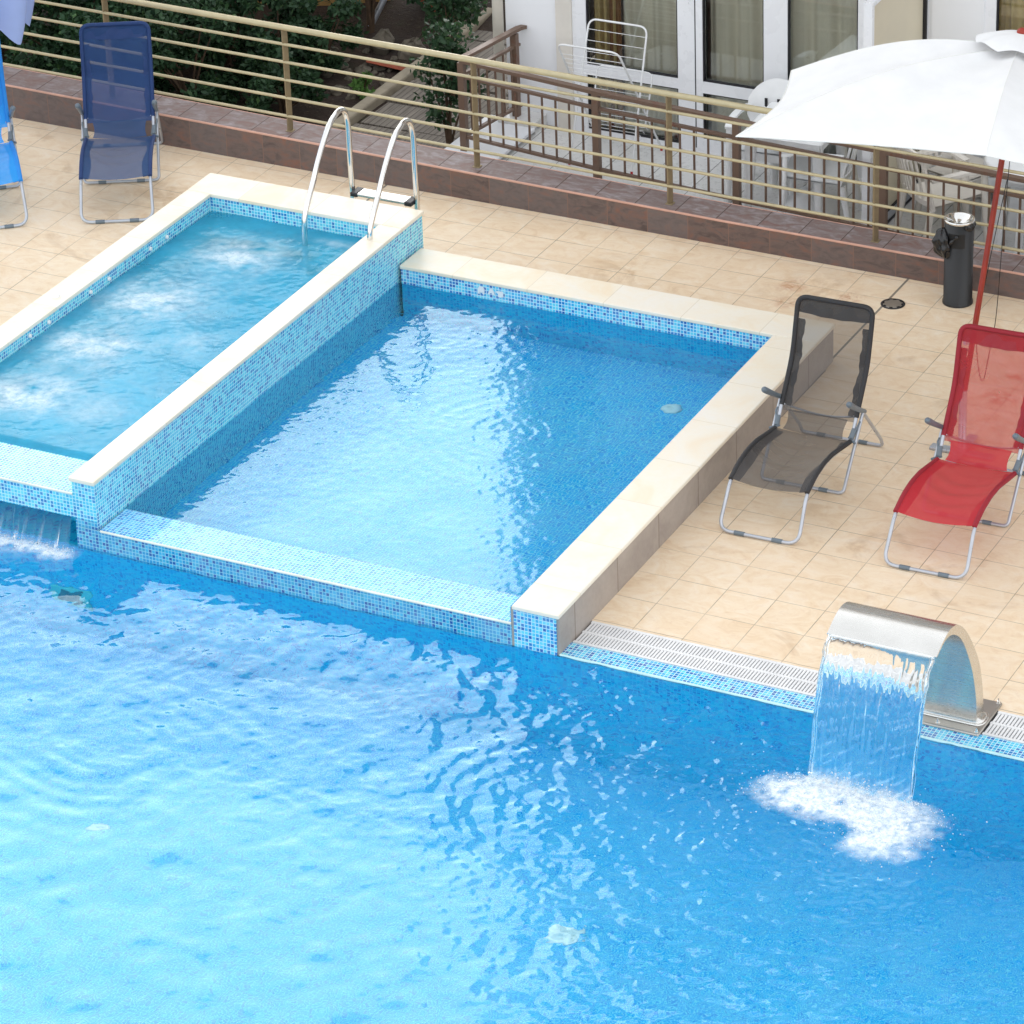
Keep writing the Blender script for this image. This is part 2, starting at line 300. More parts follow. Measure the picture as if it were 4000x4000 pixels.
def foam_mat():
    s = N('white_foam'); tl = s.new('ShaderNodeBsdfTranslucent'); s.put(tl.inputs[0], (0.9, 0.95, 1, 1)); s.set((0.90, 0.94, 0.97, 1), 0.35)
    mx = s.new('ShaderNodeMixShader'); mx.inputs[0].default_value = 0.35; s.t.links.new(s.b.outputs[0], mx.inputs[1]); s.t.links.new(tl.outputs[0], mx.inputs[2]); s.t.links.new(mx.outputs[0], s.out.inputs[0]); return s.m
M['foam'] = foam_mat()
M['disc'] = plain('pale_plastic_disc', (0.86, 0.92, 0.94, 1), 0.4, 0, 0.03)
M['jet'] = plain('white_nozzle_plastic', (0.85, 0.87, 0.88, 1), 0.3, 0, 0.03)
M['inlet'] = plain('turquoise_inlet_plastic', srgb(90, 214, 220), 0.6)

# ------------------------------------------------------------------ mesh builder
class MB:
    def __init__(s): s.v = []; s.f = []; s.sm = []
    def add(s, vs, fs, smooth=False):
        o = len(s.v); s.v += [tuple(x) for x in vs]; s.f += [tuple(o+i for i in f) for f in fs]; s.sm += [smooth]*len(fs); return s
    def box(s, x0, x1, y0, y1, z0, z1, mt=None):
        vs = [Vector((x, y, z)) for z in (z0, z1) for y in (y0, y1) for x in (x0, x1)]
        if mt: vs = [mt @ v for v in vs]
        return s.add(vs, [(0, 2, 3, 1), (4, 5, 7, 6), (0, 1, 5, 4), (2, 6, 7, 3), (0, 4, 6, 2), (1, 3, 7, 5)])
    def rbox(s, x0, x1, y0, y1, z0, z1, r=0.01, mt=None, seg=3):
        # box with vertical edges and top edge rounded
        pts = []
        for cx, cy, a0 in ((x1-r, y1-r, 0), (x0+r, y1-r, 90), (x0+r, y0+r, 180), (x1-r, y0+r, 270)):
            for k in range(seg+1):
                a = R(a0+90*k/seg); pts.append((cx+r*math.cos(a), cy+r*math.sin(a), cx, cy))
        n = len(pts); rings = [(0, z0, 0)]+[(r*(1-math.cos(R(90*k/seg))), z1-r+r*math.sin(R(90*k/seg)), 0) for k in range(seg+1)]
        vs = []
        for ins, z, _ in rings:
            for px, py, cx, cy in pts:
                dx, dy = px-cx, py-cy; l = math.hypot(dx, dy) or 1
                vs.append(Vector((px-dx/l*ins, py-dy/l*ins, z)))
        if mt: vs = [mt @ v for v in vs]
        fs = [(k*n+i, k*n+(i+1) % n, (k+1)*n+(i+1) % n, (k+1)*n+i) for k in range(len(rings)-1) for i in range(n)]
        fs += [tuple(range(n))[::-1], tuple((len(rings)-1)*n+i for i in range(n))]
        o = len(s.f); s.add(vs, fs, True); s.sm[-1] = False; s.sm[-2] = False; return s
    def quad(s, *p): return s.add(p, [tuple(range(len(p)))])
    def prism(s, pts, z0, z1):   # plan polygon, extruded in z; z1 may be a list
        n = len(pts); a = z0 if hasattr(z0, '__len__') else [z0]*n; b = z1 if hasattr(z1, '__len__') else [z1]*n
        vs = [(p[0], p[1], a[i]) for i, p in enumerate(pts)]+[(p[0], p[1], b[i]) for i, p in enumerate(pts)]
        return s.add(vs, [tuple(range(n))[::-1], tuple(range(n, 2*n))]+[(i, (i+1) % n, n+(i+1) % n, n+i) for i in range(n)])
    def tube(s, path, r, seg=10, closed=False, caps=True):
        P = [Vector(p) for p in path]; n = len(P); rr = r if hasattr(r, '__len__') else [r]*n
        vs = []; t0 = (P[1]-P[0]).normalized(); up = Vector((0, 0, 1)) if abs(t0.z) < 0.9 else Vector((1, 0, 0)); nn = (up-t0*up.dot(t0)).normalized()
        for i in range(n):
            t = ((P[(i+1) % n]-P[i-1]) if (closed or 0 < i < n-1) else (P[1]-P[0] if i == 0 else P[-1]-P[-2])).normalized()
            nn = (nn-t*nn.dot(t)).normalized(); b = t.cross(nn)
            for k in range(seg):
                a = 2*math.pi*k/seg; vs.append(P[i]+(nn*math.cos(a)+b*math.sin(a))*rr[i])
        m = n if closed else n-1
        fs = [(i*seg+k, i*seg+(k+1) % seg, ((i+1) % n)*seg+(k+1) % seg, ((i+1) % n)*seg+k) for i in range(m) for k in range(seg)]
        s.add(vs, fs, True)
        if caps and not closed: s.add(vs[:seg], [tuple(range(seg))[::-1]]); s.add(vs[-seg:], [tuple(range(seg))])
        return s
    def lathe(s, prof, cx=0, cy=0, seg=28, smooth=True, capb=True, capt=True, mt=None):
        vs = [Vector((cx+r*math.cos(2*math.pi*k/seg), cy+r*math.sin(2*math.pi*k/seg), z)) for r, z in prof for k in range(seg)]
        if mt: vs = [mt @ v for v in vs]
        n = len(prof); fs = [(i*seg+k, i*seg+(k+1) % seg, (i+1)*seg+(k+1) % seg, (i+1)*seg+k) for i in range(n-1) for k in range(seg)]
        s.add(vs, fs, smooth)
        if capb: s.add(vs[:seg], [tuple(range(seg))[::-1]])
        if capt: s.add(vs[-seg:], [tuple(range(seg))])
        return s
    def grid(s, fn, nu, nv, smooth=True):
        vs = [fn(i/nu, j/nv) for j in range(nv+1) for i in range(nu+1)]
        return s.add(vs, [(j*(nu+1)+i, j*(nu+1)+i+1, (j+1)*(nu+1)+i+1, (j+1)*(nu+1)+i) for j in range(nv) for i in range(nu)], smooth)
    def strap(s, path, wdir, w, t):   # flat bar: path with width w along wdir and thickness t
        P = [Vector(p) for p in path]; wd = Vector(wdir).normalized()*w/2; vs = []
        for i, p in enumerate(P):
            tt = (P[min(i+1, len(P)-1)]-P[max(i-1, 0)]).normalized(); nn = tt.cross(wd).normalized()*t/2
            vs += [p-wd-nn, p+wd-nn, p+wd+nn, p-wd+nn]
        n = len(P); fs = [(i*4+k, i*4+(k+1) % 4, (i+1)*4+(k+1) % 4, (i+1)*4+k) for i in range(n-1) for k in range(4)]+[(3, 2, 1, 0), tuple((n-1)*4+k for k in range(4))]
        return s.add(vs, fs)
    def build(s, name, mat, parent=None, bevel=0.0):
        me = bpy.data.meshes.new(name); me.from_pydata(s.v, [], s.f); me.update()
        me.polygons.foreach_set('use_smooth', s.sm); me.materials.append(mat)
        o = bpy.data.objects.new(name, me); COL.objects.link(o)
        if parent is not None: o.parent = parent
        if bevel:
            b = o.modifiers.new('bevel', 'BEVEL'); b.width = bevel; b.segments = 2; b.limit_method = 'ANGLE'
        return o

def thing(name, label, cat, loc=(0, 0, 0), rz=0.0, group=None):
    o = bpy.data.objects.new(name, None); COL.objects.link(o); o.location = loc; o.rotation_euler = (0, 0, rz); o.empty_display_size = 0.1
    return tag(o, label, cat, group)
def tag(o, label, cat, group=None):
    o['label'] = label; o['category'] = cat
    if group: o['group'] = group
    return o
def kind(o, k, label=None, cat=None):
    o['kind'] = k
    if label: o['label'] = label
    if cat: o['category'] = cat
    return o
def copy_thing(root, loc, rz, label, group=None):
    c = root.copy(); COL.objects.link(c); c.location = loc; c.rotation_euler = (0, 0, rz); c['label'] = label
    if group: c['group'] = group
    for ch in list(root.children):
        d = ch.copy(); COL.objects.link(d); d.parent = c
        for g in list(ch.children):
            e = g.copy(); COL.objects.link(e); e.parent = d
    return c
def fillet(pts, r, seg=5):
    P = [Vector(p) for p in pts]; out = [P[0]]; rr = r if hasattr(r, '__len__') else [r]*len(P)
    for i in range(1, len(P)-1):
        a = (P[i-1]-P[i]); b = (P[i+1]-P[i]); q = min(rr[i], a.length*0.49, b.length*0.49)
        p0 = P[i]+a.normalized()*q; p1 = P[i]+b.normalized()*q
        for k in range(seg+1):
            t = k/seg; out.append(p0*(1-t)**2+P[i]*2*t*(1-t)+p1*t*t)
    out.append(P[-1]); return out

# ------------------------------------------------------------------ levels
YF = -2.139            # plane of the pool front wall
ZS, ZB = 0.505, 0.55   # spa coping top front / back
H2 = 0.29              # wading pool coping top
ZW, ZWW, ZSW = -0.006, 0.148, 0.405   # water levels
def kz(x): return 0.20 if x > -1.8 else 0.20+(-1.8-x)*0.0122
def ky(x): return 3.712+(-0.5-x)*0.0085

# ground far around, pool deck
MB().quad((-300, -300, -1.8), (300, -300, -1.8), (300, 300, -1.8), (-300, 300, -1.8)).build('ground', M['soil'])['kind'] = 'structure'
d = MB()
for x0, x1, y0, y1 in ((-0.30, 14, -1.688, 3.9), (-3.60, -0.30, 2.10, 3.9), (-14, -5.30, YF, 3.9), (-5.30, -3.60, 2.20, 3.9), (-14, 14, -30, -12.3)):
    d.quad((x0, y0, 0), (x1, y0, 0), (x1, y1, 0), (x0, y1, 0))
for p, q in (((-14, 3.9), (14, 3.9)), ((14, 3.9), (14, -30)), ((14, -30), (-14, -30)), ((-14, -30), (-14, 3.9))): d.quad((*p, 0), (*p, -1.8), (*q, -1.8), (*q, 0))
kind(d.build('pool_deck', M['deck']), 'structure')

# ------------------------------------------------------------------ main pool
pool = thing('swimming_pool', 'large blue mosaic swimming pool filling the lower half, below the two raised pools', 'swimming pool')
b = MB(); ZF = -1.35
b.quad((-12, -12, ZF), (9, -12, ZF), (9, YF, ZF), (-12, YF, ZF)); b.build('floor', M['mosaic_deep'], pool)
b = MB(); b.quad((-12, YF, ZF), (9, YF, ZF), (9, YF, -0.03), (-12, YF, -0.03))
b.quad((-12, YF, -0.03), (-3.75, YF, -0.03), (-3.75, -1.85, -0.03), (-12, -1.85, -0.03)); b.quad((-12, -1.85, -0.03), (-3.75, -1.85, -0.03), (-3.75, -1.85, 0.206), (-12, -1.85, 0.206))
for x, y0, y1 in ((-12, -12, YF), (9, YF, -12)): b.quad((x, y0, ZF), (x, y1, ZF), (x, y1, 0), (x, y0, 0))
b.quad((9, -12, ZF), (-12, -12, ZF), (-12, -12, 0), (9, -12, 0)); b.build('side_wall', M['mosaic_side'], pool)
b = MB(); b.box(-0.275, 9, YF+0.004, -1.978, -0.06, 0.0); b.build('mosaic_edge', M['mosaic'], pool)
b = MB(); b.tube([(-0.275, YF+0.002, -0.006), (9, YF+0.002, -0.006)], 0.011, 8); b.build('edge_profile', M['aqua_trim'], pool)
b = MB(); b.box(-12, 9, -12.3, -12, -0.06, 0.0); b.build('mosaic_edge', M['mosaic'], pool)
b = MB(); b.quad((-0.275, -1.978, -0.10), (9, -1.978, -0.10), (9, -1.688, -0.10), (-0.275, -1.688, -0.10)); b.quad((-0.275, -1.688, -0.10), (9, -1.688, -0.10), (9, -1.688, 0.0), (-0.275, -1.688, 0.0)); b.build('gutter', M['gutter'], pool)
for x, y in ((-2.453, -4.046), (0.60, -3.875)):
    MB().lathe([(0.085, ZF+0.001), (0.085, ZF+0.012), (0.07, ZF+0.02), (0.02, ZF+0.02), (0.02, ZF+0.012)], x, y, 24).build('floor_inlet', M['disc'], pool)
b = MB(); x, z = -3.83, -0.80
b.rbox(-0.15, 0.15, -0.11, 0.11, 0.0, 0.02, 0.015, Matrix.Translation((x, YF-0.001, z)) @ Matrix.Rotation(R(90), 4, 'X')); fr = b.build('wall_inlet', M['inlet'], pool)
MB().rbox(-0.09, 0.09, -0.06, 0.06, 0.0, 0.006, 0.004, Matrix.Translation((x, YF-0.021, z)) @ Matrix.Rotation(R(90), 4, 'X')).build('opening', plain('dark_teal_grille', (0.015, 0.20, 0.28, 1), 0.6), fr)

def grate(name, x0, x1, label):
    t = thing(name, label, 'drain grate', (x0, -1.978, 0), 0, 'white overflow grates along the pool edge')
    L = x1-x0; b = MB()
    for y0, y1 in ((0.004, 0.026), (0.134, 0.156), (0.262, 0.286)): b.box(0, L, y0, y1, -0.022, 0.003)
    b.build('rail', M['grate'], t)
    b = MB(); n = int(L/0.0222)
    for i in range(n):
        x = (i+0.3)*L/n; b.box(x, x+0.0145, 0.027, 0.133, -0.02, 0.002); b.box(x, x+0.0145, 0.157, 0.261, -0.02, 0.002)
    b.build('slats', M['grate'], t)
grate('overflow_grate', -0.27, 1.60, 'white slotted overflow grate between raised pool corner and steel fountain')
grate('overflow_grate', 2.402, 6.5, 'short visible piece of white slotted grate beyond the fountain base plate')

# ------------------------------------------------------------------ wading pool (small raised pool)
wp = thing('wading_pool', 'low raised wading pool with cream stone coping and blue mosaic spillway', 'pool', (0, 0, 0))
xo_b, xo_f = -0.298, -0.262; xi_b, xi_f = -0.627, -0.582; yb_o, yb_i = 2.262, 1.930; xl_f, xl_b = -3.55, -3.50
b = MB(); b.prism([(xi_f-0.02, YF), (xo_f-0.012, YF), (xo_b-0.012, yb_o-0.012), (xi_b+0.012, yb_o-0.012)], -0.02, H2-0.03)
b.build('outer_wall', M['cladding'], wp)
MB().box(xi_f, xo_f-0.03, YF-0.008, YF, -0.02, H2-0.03).build('pillar_face', M['mosaic'], wp)
b = MB(); b.prism([(xl_b, yb_i+0.012), (xi_b+0.012, yb_i+0.012), (xi_b+0.012, yb_o-0.012), (xl_b, yb_o-0.012)], -0.02, H2-0.03); b.build('back_wall', M['cladding'], wp)
# inner faces
b = MB(); ZWF = -0.432
b.quad((xl_b-0.05, yb_i+0.008, ZWF), (xi_b+0.008, yb_i+0.008, ZWF), (xi_b+0.008, yb_i+0.008, H2-0.03), (xl_b-0.05, yb_i+0.008, H2-0.03)); b.build('back_lining', M['mosaic_side'], wp)
b = MB(); b.quad((xl_b-0.05, yb_i+0.004, ZWW-0.01), (xi_b+0.006, yb_i+0.004, ZWW-0.01), (xi_b+0.006, yb_i+0.004, H2-0.03), (xl_b-0.05, yb_i+0.004, H2-0.03)); b.build('waterline_band', M['mosaic'], wp)
b = MB(); b.quad((xi_b+0.006, yb_i+0.01, ZWF), (xi_f-0.024, YF, ZWF), (xi_f-0.024, YF, H2-0.03), (xi_b+0.006, yb_i+0.01, H2-0.03)); b.build('side_lining', M['mosaic_side'], wp)
b = MB(); b.quad((-3.7, YF, ZWF), (xi_f, YF, ZWF), (xi_b+0.05, yb_i+0.01, ZWF), (-3.6, yb_i+0.01, ZWF)); b.build('floor', M['mosaic_deep'], wp)
# spillway
b = MB(); b.box(-3.572, xi_f-0.022, YF, -1.818, 0.10, 0.147); b.build('spillway_top', M['mosaic_wet'], wp)
b = MB(); b.quad((-3.75, YF-0.001, -0.04), (xi_f-0.02, YF-0.001, -0.04), (xi_f-0.02, YF-0.001, 0.143), (-3.75, YF-0.001, 0.143)); b.build('front_face', M['mosaic_front_shaded'], wp)
b = MB(); b.quad((-3.6, -1.818, ZWF), (xi_f-0.02, -1.818, ZWF), (xi_f-0.02, -1.818, 0.12), (-3.6, -1.818, 0.12)); b.build('front_lining', M['mosaic_side'], wp)
b = MB(); b.tube([(-3.565, YF-0.001, 0.142), (xi_f-0.02, YF-0.001, 0.142)], 0.009, 8); b.tube([(-3.565, -1.818, 0.142), (xi_f-0.022, -1.818, 0.142)], 0.005, 8); b.build('edge_profile', M['ivory_trim'], wp)
# coping
b = MB(); b.prism([(xi_f, YF-0.03), (xo_f, YF-0.03), (xo_b, yb_i), (xi_b, yb_i)], H2-0.03, H2); b.build('coping', M['coping_y'], wp, 0.007)
b = MB(); b.prism([(xl_b-0.06, yb_i), (xo_b, yb_i+0.002), (xo_b, yb_o), (xl_b-0.06, yb_o)], H2-0.03, H2); b.build('coping', M['coping_x'], wp, 0.007)
MB().lathe([(0.07, ZWF+0.001), (0.07, ZWF+0.012), (0.055, ZWF+0.02), (0.015, ZWF+0.02), (0.015, ZWF+0.012)], -1.144, 1.351, 24).build('floor_inlet', M['disc'], wp)
# three white marks at the waterline
def mark(pts, x): 
    b = MB(); y = yb_i+0.002
    n = len(pts); vs = [(x+px, y, 0.213+pz) for px, pz in pts]+[(x+px, y-0.004, 0.213+pz) for px, pz in pts]
    b.add(vs, [tuple(range(n, 2*n))]+[(i, (i+1) % n, n+(i+1) % n, n+i) for i in range(n)]); b.build('white_mark', M['jet'], wp)
mark([(-.025, -.030), (-.012, -.030), (-.010, -.012), (0, -.020), (.010, -.012), (.012, -.030), (.026, -.028), (.028, .008), (.016, .028), (.004, .024), (-.010, .030), (-.026, .010)], -2.90)
mark([(-.028, -.022), (-.014, -.022), (-.002, -.004), (.012, -.022), (.028, -.022), (.022, .006), (.010, .022), (-.006, .024), (-.016, .010)], -2.818)
mark([(-.026, .016), (.030, .018), (.028, -.024), (.014, -.024), (.012, -.030), (-.014, -.026), (-.012, -.004), (-.024, .004)], -2.751)

# ------------------------------------------------------------------ spa pool
sp = thing('spa_pool', 'taller raised spa pool with cream coping, bubbling water and pale mosaic outer wall', 'pool')
so_b, so_f, si_b, si_f = -3.566, -3.574, -3.757, -3.766; lo_b, lo_f, li_b, li_f = -5.37, -5.415, -5.172, -5.215; sb_o, sb_i = 2.345, 2.01
def sz(y): return ZS+(y-YF)/(sb_o-YF)*(ZB-ZS)
T = 0.03
b = MB(); b.prism([(si_f+0.012, YF), (so_f-0.012, YF), (so_b-0.012, sb_o-0.012), (si_b+0.012, sb_o-0.012)], [0.206, 0.206, ZWF, ZWF], [sz(YF)-T, sz(YF)-T, sz(sb_o)-T, sz(sb_o)-T])
b.quad((so_f-0.0118, YF, ZWF), (so_b-0.0118, sb_o-0.012, ZWF), (so_b-0.0118, sb_o-0.012, 0.3), (so_f-0.0118, YF, 0.3)); b.build('side_wall', M['mosaic_light'], sp)
b = MB(); b.box(-3.75, so_f-0.012, YF+0.002, -1.84, -0.05, 0.2065); b.build('pillar_base', M['mosaic_front_shaded'], sp)
b = MB(); b.prism([(lo_b, sb_i+0.012), (si_b+0.013, sb_i+0.012), (si_b+0.013, sb_o-0.013), (lo_b, sb_o-0.013)], -0.02, [sz(sb_i)-T, sz(sb_i)-T, sz(sb_o)-T, sz(sb_o)-T]); b.build('back_wall', M['mosaic_light'], sp)
b = MB(); b.prism([(lo_f+0.012, YF), (li_f-0.012, YF), (li_b-0.012, sb_o-0.014), (lo_b+0.012, sb_o-0.014)], -0.02, [sz(YF)-T, sz(YF)-T, sz(sb_o)-T, sz(sb_o)-T]); b.build('side_wall', M['mosaic_light'], sp)
b = MB(); b.quad((-5.4, -1.72, -0.25), (-3.7, -1.72, -0.25), (-3.7, 2.05, -0.25), (-5.4, 2.05, -0.25)); b.build('floor', M['mosaic_deep'], sp)
b = MB(); b.box(li_f-0.02, si_f+0.013, YF, -1.712, 0.206, 0.380); b.quad((-5.4, -1.712, -0.25), (-3.7, -1.712, -0.25), (-3.7, -1.712, 0.21), (-5.4, -1.712, 0.21)); b.build('overflow_ledge', M['mosaic_light'], sp)
b = MB(); b.tube([(li_f-0.02, YF-0.001, 0.377), (si_f+0.011, YF-0.001, 0.377)], 0.008, 8); b.build('edge_profile', M['ivory_trim'], sp)
b = MB(); b.prism([(si_f, YF-0.02), (so_f, YF-0.02), (so_b, sb_i), (si_b, sb_i)], [ZS-T, ZS-T, sz(sb_i)-T, sz(sb_i)-T], [ZS, ZS, sz(sb_i), sz(sb_i)]); b.build('coping', M['coping_y'], sp, 0.006)
b = MB(); b.prism([(lo_f, YF-0.02), (li_f, YF-0.02), (li_b, sb_i), (lo_b, sb_i)], [ZS-T, ZS-T, sz(sb_i)-T, sz(sb_i)-T], [ZS, ZS, sz(sb_i), sz(sb_i)]); b.build('coping', M['coping_y'], sp, 0.006)
b = MB(); b.prism([(lo_b, sb_i+0.002), (so_b, sb_i+0.002), (so_b, sb_o), (lo_b, sb_o)], [sz(sb_i)-T]*2+[sz(sb_o)-T]*2, [sz(sb_i)]*2+[sz(sb_o)]*2); b.build('coping', M['coping_x'], sp, 0.006)
for y in (1.406, 1.182, 0.627, 0.386, -0.15, -0.387):
    mt = Matrix.Translation((li_b-0.012+(y-sb_i)*0.0105, y, 0.448)) @ Matrix.Rotation(R(90), 4, 'Y')
    MB().lathe([(0.016, 0.0), (0.016, 0.009), (0.011, 0.015), (0.006, 0.015), (0.006, 0.010)], 0, 0, 14, mt=mt).build('jet_nozzle', M['jet'], sp)
c = tag(MB().lathe([(0.030, 0), (0.030, 0.012), (0.026, 0.02), (0.010, 0.022)], 0, 0, 18).build('button_cap', M['jet']), 'small round white button on the far cream coping of the spa', 'button')
c.location = (-5.287, 0.084, sz(0.084))

# ------------------------------------------------------------------ water
def field(nx, ny, dx, lmin, lmax, p, seed, ang=None, spread=0.5):
    rs = np.random.RandomState(seed); F = np.fft.rfft2(rs.randn(ny, nx))
    ky_ = np.fft.fftfreq(ny, dx)[:, None]*2*np.pi; kx_ = np.fft.rfftfreq(nx, dx)[None, :]*2*np.pi
    k = np.hypot(kx_, ky_); k[0, 0] = 1
    A = k**-p*np.exp(-(2*np.pi/lmax/k)**4)*np.exp(-(k*lmin/2/np.pi)**2)
    if ang is not None: A = A*np.exp(-((1-np.abs(kx_*math.cos(ang)+ky_*math.sin(ang))/k)/spread)**2)
    A[0, 0] = 0; h = np.fft.irfft2(F*A, s=(ny, nx)); gy, gx = np.gradient(h, dx)
    return h/np.sqrt((gx**2+gy**2).mean())
def water_grid(name, x0, x1, y0, y1, dx, zfun, foamfun, mat, skirt=(), warp=None):
    nx = int(round((x1-x0)/dx))+1; ny = int(round((y1-y0)/dx))+1
    X, Y = np.meshgrid(np.linspace(x0, x1, nx), np.linspace(y0, y1, ny)); Z = zfun(X, Y, nx, ny, dx); Fo = np.clip(foamfun(X, Y), 0, 1)
    if warp: X, Y = warp(X, Y)
    V = np.stack([X, Y, Z], -1).reshape(-1, 3); idx = np.arange(nx*ny).reshape(ny, nx)
    Q = np.stack([idx[:-1, :-1], idx[:-1, 1:], idx[1:, 1:], idx[1:, :-1]], -1).reshape(-1, 4); fo = Fo.reshape(-1)
    for q in skirt:
        o = len(V); V = np.vstack([V, np.array(q, float)]); Q = np.vstack([Q, [[o, o+1, o+2, o+3]]]); fo = np.concatenate([fo, [0]*4])
    me = bpy.data.meshes.new(name); me.vertices.add(len(V)); me.vertices.foreach_set('co', V.astype(np.float32).ravel())
    me.loops.add(Q.size); me.loops.foreach_set('vertex_index', Q.astype(np.int32).ravel())
    me.polygons.add(len(Q)); me.polygons.foreach_set('loop_start', np.arange(0, Q.size, 4, dtype=np.int32)); me.polygons.foreach_set('loop_total', np.full(len(Q), 4, np.int32))
    me.polygons.foreach_set('use_smooth', np.ones(len(Q), bool)); me.update(calc_edges=True)
    at = me.attributes.new('foam', 'FLOAT', 'POINT'); at.data.foreach_set('value', fo.astype(np.float32)); me.materials.append(mat)
    o = bpy.data.objects.new(name, me); COL.objects.link(o); return o
def blob(X, Y, cx, cy, rx, ry, a=0.0):
    c, s_ = math.cos(a), math.sin(a); u = (X-cx)*c+(Y-cy)*s_; v = -(X-cx)*s_+(Y-cy)*c; return np.exp(-((u/rx)**2+(v/ry)**2))
_wn = np.random.RandomState(77)
_wc = [(_wn.uniform(3, 9), _wn.uniform(0, 6.28), _wn.uniform(0, 6.28)) for _ in range(6)]
def ring(X, Y, cx, cy, lam, r0, w, sx=1.0):
    wob = sum(math.sin(p_)*0+np.sin(k_*(X*math.cos(a_)+Y*math.sin(a_))+p_) for k_, a_, p_ in _wc)*0.014
    r = np.hypot((X-cx)/sx, Y-cy)+wob; am = 0.55+0.45*np.sin(2.3*np.arctan2(Y-cy, X-cx)+cx*3)
    return lam/2/math.pi*np.cos(2*math.pi*r/lam)*np.exp(-((r-r0)/w)**2)*am
wx0, wx1, wy0, wy1 = -5.6, 4.6, -7.4, YF
def z_main(X, Y, nx, ny, dx):
    calm = 1/(1+np.exp(-(Y+0.28*X+5.0)/0.35))
    h = (0.012+0.026*calm)*field(nx, ny, dx, 0.04, 0.14, 1.8, 1)+(0.034+0.002*calm)*field(nx, ny, dx, 0.13, 0.50, 2.0, 7)+0.016*field(nx, ny, dx, 0.3, 1.2, 2.4, 2)
    near = np.exp(-np.clip(YF-Y, 0, 9)/0.75)*np.exp(-((X+1.3)/1.3)**2)
    h = h+0.11*near*field(nx, ny, dx, 0.09, 0.30, 2.0, 3, R(25), 0.25)
    d = np.hypot((X-2.0)/1.25, Y+3.1); turb = np.exp(-(d/1.15)**2)
    h = h+0.15*turb*field(nx, ny, dx, 0.03, 0.13, 1.8, 4)+0.05*np.exp(-(d/2.6)**2)*field(nx, ny, dx, 0.05, 0.25, 2.0, 5)
    for rx, ry, seed, ex in ((-2.3, -4.1, 0, 1.5), (0.62, -3.75, 1, 1.3)):
        for k, (lam, r0, w, a) in enumerate(((0.13, 0.50, 0.22, 0.085), (0.09, 0.28, 0.16, 0.06), (0.2, 0.85, 0.28, 0.055))): h = h+a*ring(X, Y, rx, ry, lam, r0, w, ex)
    h = h+0.05*ring(X, Y, 2.0, -3.1, 0.22, 1.3, 0.5)
    bm = np.exp(-((X-1.82)/0.26)**2-((Y+2.95)/0.15)**2)+1.1*np.exp(-((X-2.22)/0.26)**2-((Y+2.99)/0.17)**2)
    nz = field(nx, ny, dx, 0.025, 0.12, 1.6, 8); nz = nz/np.std(nz)
    h = h+bm*(0.024+0.0045*nz)
    return ZW+h
def f_main(X, Y):
    n = field(X.shape[1], X.shape[0], 0.0125, 0.03, 0.28, 1.5, 41); n = n/np.std(n)
    f = 1.1*blob(X, Y, 1.78, -2.98, 0.27, 0.19, -0.15)+1.1*blob(X, Y, 2.23, -3.05, 0.27, 0.25)+0.55*blob(X, Y, 2.27, -3.33, 0.22, 0.14)+0.30*blob(X, Y, 1.54, -3.06, 0.18, 0.14)-0.7*blob(X, Y, 2.02, -3.27, 0.10, 0.10)
    f = np.clip(f*1.6*(1+0.22*n)-0.24, 0, 1.0)*np.clip((-2.80-Y)/0.03, 0, 1)
    g = 0.95*np.exp(-((Y+2.27+0.012*n)/0.075)**2)*(X < -3.6)*np.clip((-3.66-X)*8, 0, 1)*np.clip(0.9+0.3*n, 0, 1)
    return f+g
kind(water_grid('pool_water', wx0, wx1, wy0, wy1, 0.0125, z_main, f_main, M['water'],
    skirt=[[(-12, wy0, ZW), (-12, YF, ZW), (wx0, YF, ZW), (wx0, wy0, ZW)][::-1], [(wx1, wy0, ZW), (wx1, YF, ZW), (9, YF, ZW), (9, wy0, ZW)][::-1], [(-12, -12, ZW), (9, -12, ZW), (9, wy0, ZW), (-12, wy0, ZW)], [(-12, YF, ZW), (-3.75, YF, ZW), (-3.75, -1.85, ZW), (-12, -1.85, ZW)]]), 'structure')
def z_wade(X, Y, nx, ny, dx):
    h = 0.020*field(nx, ny, dx, 0.035, 0.16, 2.1, 11)+0.009*field(nx, ny, dx, 0.2, 0.8, 2.4, 12)+0.011*field(nx, ny, dx, 0.03, 0.08, 2.0, 15)
    for lam, r0, w, a in ((0.09, 0.30, 0.22, 0.05), (0.14, 0.6, 0.35, 0.03)): h = h+a*ring(X, Y, -1.75, 0.15, lam, r0, w)
    h = h+0.035*blob(X, Y, -2.7, 1.25, 0.6, 0.45)*field(nx, ny, dx, 0.05, 0.14, 2.0, 14)
    e = np.clip((Y+1.818)/0.06, 0, 1)
    return ZWW+h*e
def warp_w(X, Y):
    t = (X+3.585)/(3.585-0.60); u = (Y+1.818)/(yb_i+0.006+1.818)
    xr = (xi_f-0.03)*(1-u)+(xi_b+0.008)*u; xl = -3.587*(1-u)+(-3.580)*u
    return xl+(xr-xl)*t, Y
kind(water_grid('wading_pool_water', -3.585, -0.60, -1.818, yb_i+0.006, 0.0125, z_wade, lambda X, Y: X*0, M['water'], warp=warp_w), 'structure')
BUB = [(-4.60, 1.40, 0.28, 0.26, 0.85), (-4.78, 0.50, 0.32, 0.28, 0.95), (-4.78, -0.28, 0.30, 0.26, 0.9), (-4.76, -1.10, 0.32, 0.26, 0.95), (-4.20, 0.03, 0.20, 0.20, 0.35), (-4.22, -1.12, 0.16, 0.16, 0.35), (-3.98, 1.86, 0.20, 0.05, 0.6), (-4.5, 0.9, 0.4, 0.2, 0.12), (-4.45, -0.7, 0.4, 0.2, 0.12)]
